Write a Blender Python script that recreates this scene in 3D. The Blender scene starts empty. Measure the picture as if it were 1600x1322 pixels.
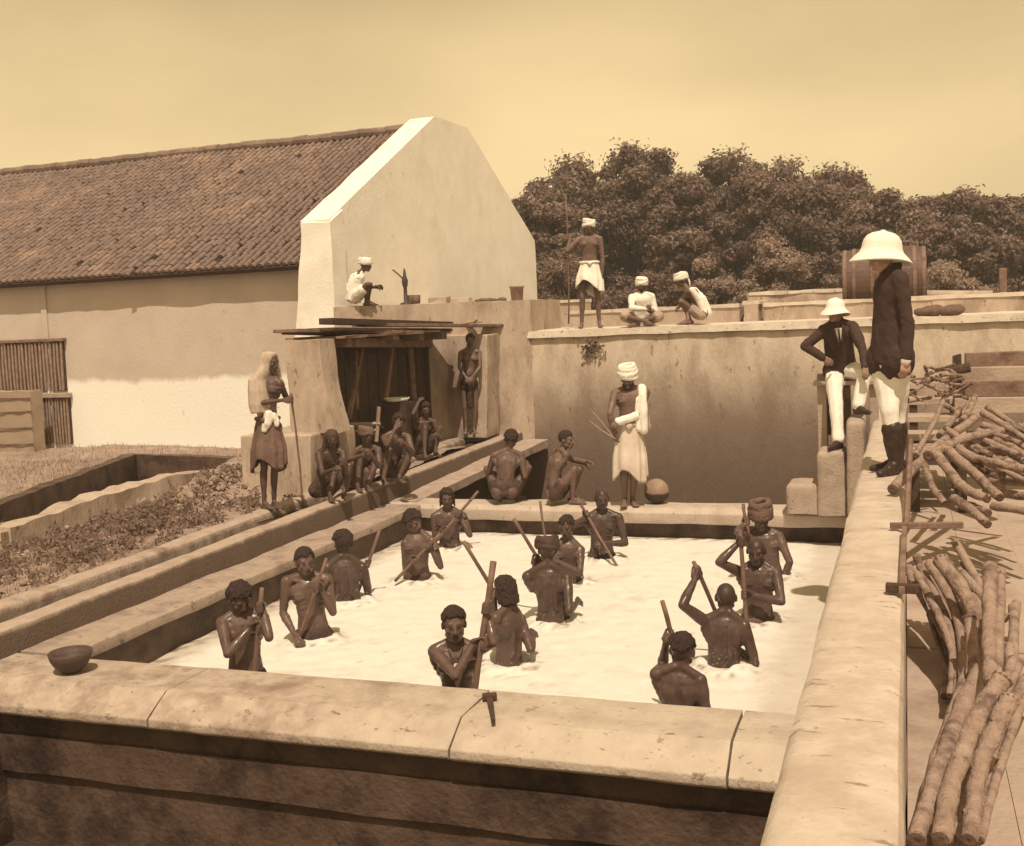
import bpy, bmesh, math, random
import numpy as np
from mathutils import Vector, Matrix

random.seed(7); RNG = np.random.default_rng(7)
scene = bpy.context.scene
COL = scene.collection
SRC_W = 1600.0                      # size of the photograph, for the camera solution only

# ------------------------------------------------------------------ camera
# Vanishing points of the vat's long and cross walls give focal length, pitch and roll.
PP = np.array([795.0, 620.0])
VY = np.array([1415.0, 465.0]); VX = np.array([-4000.0, 700.0])
FPX = math.sqrt(-float((VY - PP) @ (VX - PP)))
CAM = np.array([0.0, 0.0, 2.37])    # metres; z = 0 is the top of the vat ledge
_ey = np.array([VY[0]-PP[0], VY[1]-PP[1], FPX]); _ey /= np.linalg.norm(_ey)
_ex = -np.array([VX[0]-PP[0], VX[1]-PP[1], FPX]); _ex -= _ey*(_ex @ _ey); _ex /= np.linalg.norm(_ex)
_ez = np.cross(_ex, _ey)
WC = np.stack([_ex, _ey, _ez], 1)   # world -> camera (x right, y down, z forward)

cam_data = bpy.data.cameras.new('camera')
cam = bpy.data.objects.new('camera', cam_data); COL.objects.link(cam)
cr, cd, cf = WC[0], WC[1], WC[2]    # camera right / down / forward in world axes
m = Matrix(((cr[0], -cd[0], -cf[0], CAM[0]), (cr[1], -cd[1], -cf[1], CAM[1]), (cr[2], -cd[2], -cf[2], CAM[2]), (0, 0, 0, 1)))
cam.matrix_world = m
cam_data.sensor_fit = 'HORIZONTAL'; cam_data.sensor_width = 36.0
cam_data.lens = 36.0*FPX/SRC_W
cam_data.shift_x = (800.0-PP[0])/SRC_W
cam_data.shift_y = -(661.0-PP[1])/SRC_W
cam_data.clip_start = 0.05; cam_data.clip_end = 2000
scene.camera = cam

# ------------------------------------------------------------------ light
SUN_TO = np.array([0.19, -0.45, 0.87]); SUN_TO /= np.linalg.norm(SUN_TO)
SUN_EL = math.asin(SUN_TO[2]); SUN_AZ = math.atan2(SUN_TO[0], SUN_TO[1])
world = bpy.data.worlds.new('World'); scene.world = world; world.use_nodes = True
nt = world.node_tree; N = nt.nodes; L = nt.links; N.clear()
sky = N.new('ShaderNodeTexSky'); sky.sky_type = 'NISHITA'; sky.sun_disc = False
sky.sun_elevation = SUN_EL; sky.sun_rotation = SUN_AZ; sky.air_density = 2.0; sky.dust_density = 0.6; sky.ozone_density = 1.0
bw = N.new('ShaderNodeRGBToBW'); L.new(sky.outputs[0], bw.inputs[0])
# soft thin cloud over the whole dome
tc = N.new('ShaderNodeTexCoord'); mp = N.new('ShaderNodeMapping'); mp.inputs['Scale'].default_value = (1.2, 1.2, 3.0)
L.new(tc.outputs['Generated'], mp.inputs[0])
nz = N.new('ShaderNodeTexNoise'); nz.inputs['Scale'].default_value = 1.6; nz.inputs['Detail'].default_value = 5; nz.inputs['Roughness'].default_value = 0.5
L.new(mp.outputs[0], nz.inputs['Vector'])
mr = N.new('ShaderNodeMapRange'); mr.inputs['From Min'].default_value = 0.3; mr.inputs['From Max'].default_value = 0.7
mr.inputs['To Min'].default_value = 0.82; mr.inputs['To Max'].default_value = 1.20
L.new(nz.outputs['Fac'], mr.inputs['Value'])
mu = N.new('ShaderNodeMath'); mu.operation = 'MULTIPLY'; L.new(bw.outputs[0], mu.inputs[0]); L.new(mr.outputs[0], mu.inputs[1])
tint = N.new('ShaderNodeMixRGB'); tint.blend_type = 'MULTIPLY'; tint.inputs[0].default_value = 1.0
tint.inputs[2].default_value = (1.0, 0.74, 0.375, 1)      # albumen print cream
L.new(mu.outputs[0], tint.inputs[1])
bg = N.new('ShaderNodeBackground'); bg.inputs['Strength'].default_value = 0.142
L.new(tint.outputs[0], bg.inputs['Color'])
wo = N.new('ShaderNodeOutputWorld'); L.new(bg.outputs[0], wo.inputs[0])

sd = bpy.data.lights.new('sun', 'SUN'); sd.energy = 4.1; sd.angle = math.radians(0.6); sd.color = (1.0, 0.85, 0.64)
sun = bpy.data.objects.new('sun', sd); COL.objects.link(sun)
sun.rotation_euler = Vector((-SUN_TO[0], -SUN_TO[1], -SUN_TO[2])).to_track_quat('-Z', 'Y').to_euler()
sun.location = (0, 0, 30)
scene.view_settings.view_transform = 'Standard'; scene.view_settings.look = 'None'
scene.view_settings.exposure = 0.08; scene.view_settings.gamma = 1.0; scene.view_settings.use_curve_mapping = False

# ------------------------------------------------------------------ helpers: where a photograph point lies in the place
def ray(px):
    return WC.T @ np.array([(px[0]-PP[0])/FPX, (px[1]-PP[1])/FPX, 1.0])
def onz(px, z):
    d = ray(px); return CAM + d*((z-CAM[2])/d[2])
def ony(px, y):
    d = ray(px); return CAM + d*((y-CAM[1])/d[1])
def onx(px, x):
    d = ray(px); return CAM + d*((x-CAM[0])/d[0])
def proj(P):
    c = WC @ (np.asarray(P, float)-CAM); return PP + FPX*c[:2]/c[2]
def unit(v):
    v = np.asarray(v, float); n = np.linalg.norm(v); return v/n if n > 1e-9 else np.array([0, 0, 1.0])
UP = np.array([0, 0, 1.0])

# ------------------------------------------------------------------ helpers: objects
def tag(o, label=None, cat=None, group=None, kind=None):
    if label: o['label'] = label
    if cat: o['category'] = cat
    if group: o['group'] = group
    if kind: o['kind'] = kind
    return o
def empty(name, loc=(0, 0, 0)):
    o = bpy.data.objects.new(name, None); COL.objects.link(o); o.location = loc; o.empty_display_size = 0.1; return o
def link(name, me, parent=None, mat=None, loc=None, smooth=False):
    o = bpy.data.objects.new(name, me); COL.objects.link(o)
    if mat is not None:
        me.materials.clear(); me.materials.append(mat)
    if parent is not None:
        o.parent = parent
        if loc is None: o.location = -np.array(pworld(parent))
        else: o.location = loc
    elif loc is not None: o.location = loc
    if smooth:
        for p in me.polygons: p.use_smooth = True
    return o
def pworld(o):
    v = np.zeros(3)
    while o is not None:
        v += np.array(o.location); o = o.parent
    return v
def mesh(name, V, F):
    me = bpy.data.meshes.new(name); me.from_pydata([tuple(map(float, v)) for v in V], [], [tuple(f) for f in F]); me.validate(); me.update(); return me
class Geo:
    def __init__(self): self.v = []; self.f = []; self.n = 0
    def add(self, V, F):
        V = np.asarray(V, float); b = self.n
        self.v.append(V); self.n += len(V)
        self.f += [tuple(i+b for i in f) for f in F]
        return self
    def box(self, lo, hi, jit=0.0):
        x0, y0, z0 = lo; x1, y1, z1 = hi
        V = np.array([(x0,y0,z0),(x1,y0,z0),(x1,y1,z0),(x0,y1,z0),(x0,y0,z1),(x1,y0,z1),(x1,y1,z1),(x0,y1,z1)], float)
        if jit: V += RNG.uniform(-jit, jit, V.shape)
        return self.add(V, [(0,3,2,1),(4,5,6,7),(0,1,5,4),(1,2,6,5),(2,3,7,6),(3,0,4,7)])
    def hexa(self, bot, top):
        V = np.array(list(bot)+list(top), float)
        return self.add(V, [(0,3,2,1),(4,5,6,7),(0,1,5,4),(1,2,6,5),(2,3,7,6),(3,0,4,7)])
    def prism(self, poly, z0, z1):
        n = len(poly); V = [(x, y, z0) for x, y in poly]+[(x, y, z1) for x, y in poly]
        F = [tuple(range(n))[::-1], tuple(range(n, 2*n))]+[(i, (i+1) % n, n+(i+1) % n, n+i) for i in range(n)]
        return self.add(V, F)
    def tube(self, pts, rads, seg=8, cap=True):
        pts = [np.asarray(p, float) for p in pts]; n = len(pts)
        V = []; F = []; u = None
        for i, p in enumerate(pts):
            t = unit(pts[min(i+1, n-1)]-pts[max(i-1, 0)])
            if u is None:
                a = np.array([0, 0, 1.0]) if abs(t[2]) < 0.9 else np.array([1.0, 0, 0]); u = unit(np.cross(a, t))
            u = unit(u-t*(u@t)); w = np.cross(t, u)
            r = rads[i] if hasattr(rads, '__len__') else rads
            for k in range(seg):
                a = 2*math.pi*k/seg; V.append(p+r*(math.cos(a)*u+math.sin(a)*w))
        for i in range(n-1):
            for k in range(seg):
                k2 = (k+1) % seg; F.append((i*seg+k, i*seg+k2, (i+1)*seg+k2, (i+1)*seg+k))
        if cap: F += [tuple(range(seg))[::-1], tuple(range((n-1)*seg, n*seg))]
        return self.add(V, F)
    def lathe(self, prof, c, seg=24, axis=None, e1=None):
        c = np.asarray(c, float); ax = unit(axis) if axis is not None else UP
        a0 = np.array([1.0, 0, 0]) if abs(ax[0]) < .9 else np.array([0, 1.0, 0])
        u = unit(a0-ax*(a0@ax)); w = np.cross(ax, u); V = []; F = []
        for r, h in prof:
            for k in range(seg):
                a = 2*math.pi*k/seg; V.append(c+ax*h+r*(math.cos(a)*u+math.sin(a)*w))
        for i in range(len(prof)-1):
            for k in range(seg):
                k2 = (k+1) % seg; F.append((i*seg+k, i*seg+k2, (i+1)*seg+k2, (i+1)*seg+k))
        F += [tuple(range(seg))[::-1], tuple(range((len(prof)-1)*seg, len(prof)*seg))]
        return self.add(V, F)
    def me(self, name):
        return mesh(name, np.concatenate(self.v), self.f)
    def build(self, name, mat, parent=None, smooth=False, bevel=0, sub=0):
        me = self.me(name); o = link(name, me, parent, mat, smooth=smooth)
        if bevel:
            b = o.modifiers.new('bevel', 'BEVEL'); b.width = bevel; b.segments = 2; b.limit_method = 'ANGLE'; b.angle_limit = math.radians(35)
        return o
def vnoise(P, scale, seed=0, octs=3):
    """cheap smooth noise for shaping meshes, -1..1"""
    r = np.random.default_rng(seed); P = np.asarray(P, float)*scale; out = np.zeros(len(P)); amp = 1.0
    for o in range(octs):
        for k in range(3):
            d = r.normal(size=3); d /= np.linalg.norm(d); ph = r.uniform(0, 6.28)
            out += amp*np.sin(P@d*(1.7+.5*k)+ph+1.3*np.sin(P@np.roll(d, 1)*1.1+ph*2))/3
        P = P*2.03; amp *= .5
    return out
def rough(o, cut=6, amp=0.012, scale=3.0, seed=1, size=None):
    """subdivide the flat faces of a masonry mesh and make them uneven, as hand-laid plaster is"""
    me = o.data; bm = bmesh.new(); bm.from_mesh(me)
    size = size or 0.25
    for it in range(7):
        ed = [e for e in bm.edges if e.calc_length() > size]
        if not ed or len(bm.verts) > 30000: break
        bmesh.ops.subdivide_edges(bm, edges=ed, cuts=1, use_grid_fill=True)
        bmesh.ops.triangulate(bm, faces=[f for f in bm.faces if len(f.verts) > 4])
    bm.normal_update()
    P = np.array([v.co[:] for v in bm.verts]); nn = np.array([v.normal[:] for v in bm.verts])
    d = vnoise(P, scale, seed, 4)*amp
    for v, n, k in zip(bm.verts, nn, d): v.co = v.co+Vector(n*k)
    bm.to_mesh(me); bm.free()
    me.polygons.foreach_set('use_smooth', [True]*len(me.polygons)); me.set_sharp_from_angle(angle=math.radians(38)); me.update(); return o

# ------------------------------------------------------------------ materials
def srgb(r, g, b):
    f = lambda c: (c/255/12.92 if c/255 <= .04045 else ((c/255+.055)/1.055)**2.4)
    return np.array([f(r), f(g), f(b)])
def material(name, a, b=None, scale=4.0, rough_=0.85, bump=0.3, bscale=40.0, c=None, cscale=1.2, cth=(.5, .7), stretch=(1, 1, 1), spec=0.3, coords='Object', detail=6):
    """two-tone mottled surface: a/b fine mottling, c larger stains"""
    M = bpy.data.materials.new(name); M.use_nodes = True; t = M.node_tree; n = t.nodes; l = t.links
    p = n['Principled BSDF']; p.inputs['Roughness'].default_value = rough_; p.inputs['Specular IOR Level'].default_value = spec
    b = a if b is None else b
    tone = lambda v: None if v is None else v*(1+min(max((.75-v[0])/.6, 0), 1)*np.array([.04, -.05, .03]))     # albumen print: dark tones run to red-brown
    a, b, c = tone(a), tone(b), tone(c)
    tcn = n.new('ShaderNodeTexCoord'); mpn = n.new('ShaderNodeMapping'); mpn.inputs['Scale'].default_value = stretch; l.new(tcn.outputs[coords], mpn.inputs[0])
    n1 = n.new('ShaderNodeTexNoise'); n1.inputs['Scale'].default_value = scale; n1.inputs['Detail'].default_value = detail; n1.inputs['Roughness'].default_value = .62; l.new(mpn.outputs[0], n1.inputs['Vector'])
    r1 = n.new('ShaderNodeMapRange'); r1.inputs['From Min'].default_value = .32; r1.inputs['From Max'].default_value = .68; l.new(n1.outputs['Fac'], r1.inputs['Value'])
    mx = n.new('ShaderNodeMixRGB'); mx.inputs[1].default_value = (*a, 1); mx.inputs[2].default_value = (*b, 1); l.new(r1.outputs[0], mx.inputs[0]); out = mx.outputs[0]
    M['_mix'] = 0
    if c is not None:
        n2 = n.new('ShaderNodeTexNoise'); n2.inputs['Scale'].default_value = cscale; n2.inputs['Detail'].default_value = 7; n2.inputs['Roughness'].default_value = .65; l.new(mpn.outputs[0], n2.inputs['Vector'])
        r2 = n.new('ShaderNodeMapRange'); r2.inputs['From Min'].default_value = cth[0]; r2.inputs['From Max'].default_value = cth[1]; l.new(n2.outputs['Fac'], r2.inputs['Value'])
        m2 = n.new('ShaderNodeMixRGB'); m2.name = 'stain'; m2.inputs[2].default_value = (*c, 1); l.new(r2.outputs[0], m2.inputs[0]); l.new(out, m2.inputs[1]); out = m2.outputs[0]
    l.new(out, p.inputs['Base Color'])
    if bump:
        n3 = n.new('ShaderNodeTexNoise'); n3.inputs['Scale'].default_value = bscale; n3.inputs['Detail'].default_value = 6; l.new(mpn.outputs[0], n3.inputs['Vector'])
        bp = n.new('ShaderNodeBump'); bp.inputs['Strength'].default_value = bump; bp.inputs['Distance'].default_value = .02
        l.new(n3.outputs['Fac'], bp.inputs['Height']); l.new(bp.outputs[0], p.inputs['Normal'])
    return M
def zone(M, col, z0, z1, nscale=2.0, namp=.4, above=False, stretch=(1, 1, .25), fac=1.0, axis='Z'):
    """a real change of coat (whitewash, damp, moss) below/above a ragged height line in world z"""
    t = M.node_tree; n = t.nodes; l = t.links; p = n['Principled BSDF']
    src = p.inputs['Base Color'].links[0].from_socket
    g = n.new('ShaderNodeNewGeometry'); sp = n.new('ShaderNodeSeparateXYZ'); l.new(g.outputs['Position'], sp.inputs[0])
    mpn = n.new('ShaderNodeMapping'); mpn.inputs['Scale'].default_value = stretch; l.new(g.outputs['Position'], mpn.inputs[0])
    nn = n.new('ShaderNodeTexNoise'); nn.inputs['Scale'].default_value = nscale; nn.inputs['Detail'].default_value = 6; nn.inputs['Roughness'].default_value = .65; l.new(mpn.outputs[0], nn.inputs['Vector'])
    mm = n.new('ShaderNodeMath'); mm.operation = 'MULTIPLY_ADD'; mm.inputs[1].default_value = namp*2; l.new(nn.outputs['Fac'], mm.inputs[0]); l.new(sp.outputs[axis], mm.inputs[2])
    r = n.new('ShaderNodeMapRange'); r.interpolation_type = 'SMOOTHSTEP'
    r.inputs['From Min'].default_value = z0+namp; r.inputs['From Max'].default_value = z1+namp
    r.inputs['To Min'].default_value = 0 if above else fac; r.inputs['To Max'].default_value = fac if above else 0
    l.new(mm.outputs[0], r.inputs['Value'])
    mx = n.new('ShaderNodeMixRGB'); mx.inputs[2].default_value = (*col, 1); l.new(r.outputs[0], mx.inputs[0]); l.new(src, mx.inputs[1]); l.new(mx.outputs[0], p.inputs['Base Color'])
    return M
A = np.array
M_white = material('whitewash', A((.86,.83,.78)), A((.79,.755,.70)), 2.5, .9, .25, 25, c=A((.68,.63,.57)), cscale=.9, cth=(.54,.85))
M_longwall = material('lime_plaster', A((.54,.49,.43)), A((.48,.43,.37)), 1.5, .9, .25, 20, c=A((.42,.37,.31)), cscale=.6, cth=(.5,.85))
zone(M_longwall, A((.82,.80,.76)), 1.40, 1.55, 2.2, .16, stretch=(1,1,.5))
M_plaster = material('old_plaster', A((.50,.42,.34)), A((.38,.31,.245)), 5.0, .9, .45, 30, c=A((.21,.158,.12)), cscale=1.8, cth=(.50,.74), stretch=(1,1,.4))
M_terrace = material('damp_plaster', A((.68,.59,.485)), A((.55,.465,.38)), 4.0, .9, .4, 30, c=A((.29,.222,.175)), cscale=1.5, cth=(.46,.72), stretch=(1,1,.45))
zone(M_terrace, A((.20,.142,.112)), .15, 1.80, 1.3, .55, stretch=(1,1,.6), fac=.9)
zone(M_terrace, A((.13,.088,.069)), -.9, .75, 5.0, .45, stretch=(1,1,1), fac=.8)
M_ledge = material('worn_ledge', A((.52,.45,.38)), A((.42,.36,.30)), 6.0, .85, .5, 45, c=A((.36,.295,.235)), cscale=2.2, cth=(.52,.74))
M_front = material('front_ledge', A((.47,.40,.325)), A((.35,.29,.23)), 7.0, .85, .4, 40, c=A((.23,.175,.135)), cscale=3.2, cth=(.47,.68))
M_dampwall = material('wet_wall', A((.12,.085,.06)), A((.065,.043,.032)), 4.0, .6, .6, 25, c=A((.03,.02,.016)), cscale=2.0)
M_ledge2 = material('dyed_ledge', A((.40,.335,.275)), A((.31,.255,.205)), 7.0, .8, .4, 40, c=A((.19,.142,.11)), cscale=2.6, cth=(.50,.72))
M_curb = material('curb', A((.43,.36,.295)), A((.32,.26,.21)), 6.0, .8, .5, 40, c=A((.17,.125,.098)), cscale=2.2, cth=(.54,.72))
M_rwall = material('right_wall', A((.56,.49,.41)), A((.46,.395,.325)), 6.0, .85, .25, 30, c=A((.44,.365,.295)), cscale=3.0, cth=(.46,.66))
M_block = material('block', A((.42,.35,.285)), A((.33,.27,.215)), 7.0, .85, .45, 50, c=A((.24,.185,.145)), cscale=3.0, cth=(.55,.75))
M_coping = material('coping', A((.68,.61,.53)), A((.55,.48,.40)), 5.0, .88, .4, 40, c=A((.33,.26,.205)), cscale=1.6, cth=(.55,.75))
M_tile = material('clay_tile', A((.215,.168,.140)), A((.150,.114,.095)), 9.0, .8, .4, 40, c=A((.31,.225,.17)), cscale=1.0, cth=(.5,.72))
M_tilebed = material('tile_bed', A((.055,.036,.028)), A((.04,.026,.02)), 8.0, .9, .3, 40)
M_wood = material('weathered_wood', A((.25,.18,.135)), A((.15,.10,.075)), 6.0, .8, .5, 30, c=A((.08,.052,.04)), cscale=3.0, cth=(.52,.75), stretch=(1,1,1))
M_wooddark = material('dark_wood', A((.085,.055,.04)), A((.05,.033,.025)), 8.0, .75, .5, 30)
M_plank = material('pale_plank', A((.44,.365,.295)), A((.36,.29,.23)), 3.0, .8, .4, 30, c=A((.24,.18,.14)), cscale=2.0, cth=(.52,.75))
M_log = material('peeled_log', A((.36,.28,.22)), A((.22,.16,.123)), 14.0, .8, .7, 60, c=A((.12,.083,.065)), cscale=7.0, cth=(.52,.68))
M_logend = material('log_end', A((.16,.11,.08)), A((.085,.055,.042)), 14.0, .85, .5, 60)
M_stick = material('paddle_wood', A((.20,.135,.10)), A((.12,.078,.058)), 14.0, .55, .3, 60)
M_bamboo = material('bamboo', A((.33,.255,.195)), A((.19,.135,.10)), 12.0, .7, .3, 60)
M_iron = material('iron', A((.055,.042,.036)), A((.08,.058,.047)), 12.0, .55, .3, 60)
M_barrel = material('barrel_stave', A((.14,.095,.072)), A((.085,.056,.043)), 6.0, .5, .3, 40, stretch=(6,6,.6))
M_pot = material('clay_pot', A((.33,.25,.19)), A((.24,.175,.13)), 10.0, .6, .3, 60, c=A((.14,.10,.075)), cscale=3.0)
M_potdark = material('black_pot', A((.10,.07,.055)), A((.065,.045,.036)), 10.0, .55, .3, 60)
M_straw = material('straw', A((.50,.41,.31)), A((.36,.28,.205)), 30.0, .9, .8, 80, stretch=(1,1,6))
M_cloth = material('white_cotton', A((.80,.77,.72)), A((.70,.665,.61)), 7.0, .9, .12, 50)
M_grey = material('soiled_cotton', A((.43,.355,.29)), A((.33,.265,.21)), 8.0, .9, .15, 60)
M_darkcloth = material('wet_cloth', A((.075,.048,.037)), A((.05,.032,.025)), 14.0, .7, .5, 60)
M_brown = material('brown_cloth', A((.17,.118,.09)), A((.11,.073,.056)), 12.0, .85, .5, 60)
M_coat = material('dark_wool', A((.066,.042,.034)), A((.05,.032,.026)), 20.0, .9, .35, 90)
M_boot = material('boot_leather', A((.035,.022,.017)), A((.05,.033,.026)), 10.0, .38, .2, 40)
M_helmet = material('pith_cloth', A((.82,.80,.75)), A((.76,.735,.68)), 6.0, .85, .2, 60)
M_hair = material('black_hair', A((.030,.019,.015)), A((.048,.031,.025)), 40.0, .6, .8, 120)
M_leaf = material('mango_leaf', A((.23,.165,.132)), A((.34,.26,.21)), .9, .5, 0, 10, c=A((.15,.104,.083)), cscale=.35, cth=(.45,.7), spec=.4)
M_leaf2 = material('scrub_leaf', A((.36,.285,.23)), A((.44,.35,.285)), .9, .6, 0, 10, spec=.35)
M_bark = material('bark', A((.085,.056,.043)), A((.05,.033,.026)), 4.0, .9, .6, 10)
M_weed = material('weed', A((.20,.148,.114)), A((.30,.23,.178)), 3.0, .7, 0, 10)
M_litter = material('dry_litter', A((.42,.33,.255)), A((.20,.145,.11)), 2.5, .85, 0, 10)
M_earth = material('earth', A((.36,.295,.235)), A((.245,.19,.15)), 3.2, .95, .9, 14, c=A((.17,.125,.097)), cscale=.7, cth=(.5,.75))
M_yard = material('dark_earth', A((.05,.035,.027)), A((.032,.022,.017)), 3.0, .9, .6, 14)
M_stone = material('rubble_stone', A((.40,.325,.26)), A((.28,.22,.17)), 6.0, .9, .6, 30)
# European skin (in deep shade under the helmet) and worker skin, wet
def skin(name, a, b, rough_, froth=False):
    M = material(name, a, b, 6.0, rough_, .10, 40, spec=.30)
    t = M.node_tree; n = t.nodes; l = t.links; p = n['Principled BSDF']
    src = p.inputs['Base Color'].links[0].from_socket
    oi = n.new('ShaderNodeObjectInfo'); hv = n.new('ShaderNodeMapRange'); hv.inputs['To Min'].default_value = .60; hv.inputs['To Max'].default_value = 1.12; l.new(oi.outputs['Random'], hv.inputs['Value'])
    vm = n.new('ShaderNodeVectorMath'); vm.operation = 'SCALE'; l.new(src, vm.inputs[0]); l.new(hv.outputs[0], vm.inputs['Scale']); src = vm.outputs[0]
    ge = n.new('ShaderNodeNewGeometry')
    wn = n.new('ShaderNodeTexNoise'); wn.inputs['Scale'].default_value = 13; wn.inputs['Detail'].default_value = 4; l.new(ge.outputs['Position'], wn.inputs['Vector'])
    wr_ = n.new('ShaderNodeMapRange'); wr_.inputs['From Min'].default_value = .38; wr_.inputs['From Max'].default_value = .62; wr_.inputs['To Min'].default_value = max(rough_-.16, .22); wr_.inputs['To Max'].default_value = rough_+.16
    l.new(wn.outputs['Fac'], wr_.inputs['Value']); l.new(wr_.outputs[0], p.inputs['Roughness'])
    if froth:      # flecks of froth clinging to wet skin just above the surface
        sp = n.new('ShaderNodeSeparateXYZ'); l.new(ge.outputs['Position'], sp.inputs[0])
        zr = n.new('ShaderNodeMapRange'); zr.inputs['From Min'].default_value = -.36; zr.inputs['From Max'].default_value = .02; zr.inputs['To Min'].default_value = .585; zr.inputs['To Max'].default_value = .74; l.new(sp.outputs['Z'], zr.inputs['Value'])
        fn = n.new('ShaderNodeTexNoise'); fn.inputs['Scale'].default_value = 42; fn.inputs['Detail'].default_value = 6; fn.inputs['Roughness'].default_value = .7; l.new(ge.outputs['Position'], fn.inputs['Vector'])
        gt = n.new('ShaderNodeMath'); gt.operation = 'GREATER_THAN'; l.new(fn.outputs['Fac'], gt.inputs[0]); l.new(zr.outputs[0], gt.inputs[1])
        fx_ = n.new('ShaderNodeMixRGB'); fx_.inputs[2].default_value = (.36, .31, .26, 1); l.new(gt.outputs[0], fx_.inputs[0]); l.new(src, fx_.inputs[1]); src = fx_.outputs[0]
    at = n.new('ShaderNodeAttribute'); at.attribute_name = 'paint'
    mx = n.new('ShaderNodeMixRGB'); mx.inputs[2].default_value = (.018, .012, .010, 1); l.new(at.outputs['Fac'], mx.inputs[0]); l.new(src, mx.inputs[1]); l.new(mx.outputs[0], p.inputs['Base Color'])
    return M
def leafy(M, k=.48):
    # sun shining through the leaves
    t = M.node_tree; n = t.nodes; l = t.links; p = n['Principled BSDF']; tr = n.new('ShaderNodeBsdfTranslucent'); ms = n.new('ShaderNodeMixShader'); ms.inputs[0].default_value = k
    l.new(p.inputs['Base Color'].links[0].from_socket, tr.inputs[0]); l.new(p.outputs[0], ms.inputs[1]); l.new(tr.outputs[0], ms.inputs[2]); l.new(ms.outputs[0], n['Material Output'].inputs[0])
for _m in (M_leaf, M_leaf2, M_weed): leafy(_m)
M_skin = skin('skin_dark_wet', A((.142,.098,.078)), A((.085,.057,.045)), .40, True)
M_skindry = skin('skin_dark_dry', A((.165,.115,.092)), A((.118,.080,.063)), .56)
M_skinlight = skin('skin_light', A((.42,.28,.21)), A((.36,.235,.175)), .5)
# foam
M_foam = material('indigo_froth', A((.70,.68,.64)), A((.65,.625,.58)), 6.0, .8, .28, 26, c=A((.54,.49,.43)), cscale=2.6, cth=(.54,.76), spec=.25)
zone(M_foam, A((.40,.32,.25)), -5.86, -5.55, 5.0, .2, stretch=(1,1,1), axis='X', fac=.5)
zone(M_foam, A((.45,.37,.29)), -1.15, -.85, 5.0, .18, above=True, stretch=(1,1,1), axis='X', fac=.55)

def disturbed(M):
    t = M.node_tree; n = t.nodes; l = t.links; p = n['Principled BSDF']; src = p.inputs['Base Color'].links[0].from_socket
    at = n.new('ShaderNodeAttribute'); at.attribute_name = 'stir'; mx = n.new('ShaderNodeMixRGB'); mx.inputs[2].default_value = (.20, .145, .11, 1)
    l.new(at.outputs['Fac'], mx.inputs[0]); l.new(src, mx.inputs[1]); l.new(mx.outputs[0], p.inputs['Base Color'])
disturbed(M_foam)

def attr_shade_stain(M, attr, col, nscale=7.0, lo=.25, hi=.6, stretch=(1, 1, .3)):
    """side shade and wet dye streaks put into the colour: the dark side is stored on the mesh, broken up by streaky noise"""
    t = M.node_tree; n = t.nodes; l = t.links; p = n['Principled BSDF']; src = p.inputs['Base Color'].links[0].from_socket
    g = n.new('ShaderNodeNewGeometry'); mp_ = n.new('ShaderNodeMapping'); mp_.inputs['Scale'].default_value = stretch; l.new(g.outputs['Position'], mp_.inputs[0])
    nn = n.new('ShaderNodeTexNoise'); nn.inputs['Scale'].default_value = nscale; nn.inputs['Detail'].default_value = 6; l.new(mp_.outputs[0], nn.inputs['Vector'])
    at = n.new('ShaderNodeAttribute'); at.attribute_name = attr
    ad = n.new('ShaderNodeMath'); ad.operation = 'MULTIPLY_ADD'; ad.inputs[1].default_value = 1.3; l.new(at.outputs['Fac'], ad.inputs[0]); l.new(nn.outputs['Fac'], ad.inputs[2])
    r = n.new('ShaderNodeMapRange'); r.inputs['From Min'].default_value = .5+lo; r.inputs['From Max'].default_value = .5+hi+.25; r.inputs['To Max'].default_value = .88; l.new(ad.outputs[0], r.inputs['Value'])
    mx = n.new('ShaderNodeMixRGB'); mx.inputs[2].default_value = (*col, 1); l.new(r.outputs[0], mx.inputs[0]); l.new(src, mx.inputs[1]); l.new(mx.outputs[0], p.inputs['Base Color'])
attr_shade_stain(M_curb, 'wet', A((.085,.056,.043)))  # shaded kerb side painted into the colour, together with dye streaks
zone(M_front, A((.56,.485,.405)), -4.2, -1.4, 2.0, .8, above=True, stretch=(1,1,1), axis='X', fac=.5)
zone(M_pot, A((.045,.031,.024)), .125, .15, 8.0, .02, stretch=(1,1,1), fac=.92)
M_cloth2 = material('wrung_cotton', A((.60,.53,.46)), A((.46,.39,.33)), 6.0, .9, .12, 60)

def speckle(M, scale, th, col, stretch=(1, 1, 1), width=.04):
    """pits, chips and splashes"""
    t = M.node_tree; n = t.nodes; l = t.links; p = n['Principled BSDF']; src = p.inputs['Base Color'].links[0].from_socket
    g = n.new('ShaderNodeNewGeometry'); mp_ = n.new('ShaderNodeMapping'); mp_.inputs['Scale'].default_value = stretch; l.new(g.outputs['Position'], mp_.inputs[0])
    nn = n.new('ShaderNodeTexNoise'); nn.inputs['Scale'].default_value = scale; nn.inputs['Detail'].default_value = 8; nn.inputs['Roughness'].default_value = .7; l.new(mp_.outputs[0], nn.inputs['Vector'])
    r = n.new('ShaderNodeMapRange'); r.inputs['From Min'].default_value = th; r.inputs['From Max'].default_value = th+width; r.inputs['To Max'].default_value = .75; l.new(nn.outputs['Fac'], r.inputs['Value'])
    mx = n.new('ShaderNodeMixRGB'); mx.inputs[2].default_value = (*col, 1); l.new(r.outputs[0], mx.inputs[0]); l.new(src, mx.inputs[1]); l.new(mx.outputs[0], p.inputs['Base Color'])
speckle(M_rwall, 9, .605, A((.20,.15,.115)), (.5, 2.0, 1)); speckle(M_rwall, 22, .63, A((.25,.19,.15)))
speckle(M_front, 12, .605, A((.15,.105,.08)), (.7, 1.4, 1)); speckle(M_front, 5, .605, A((.24,.18,.14)))
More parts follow.
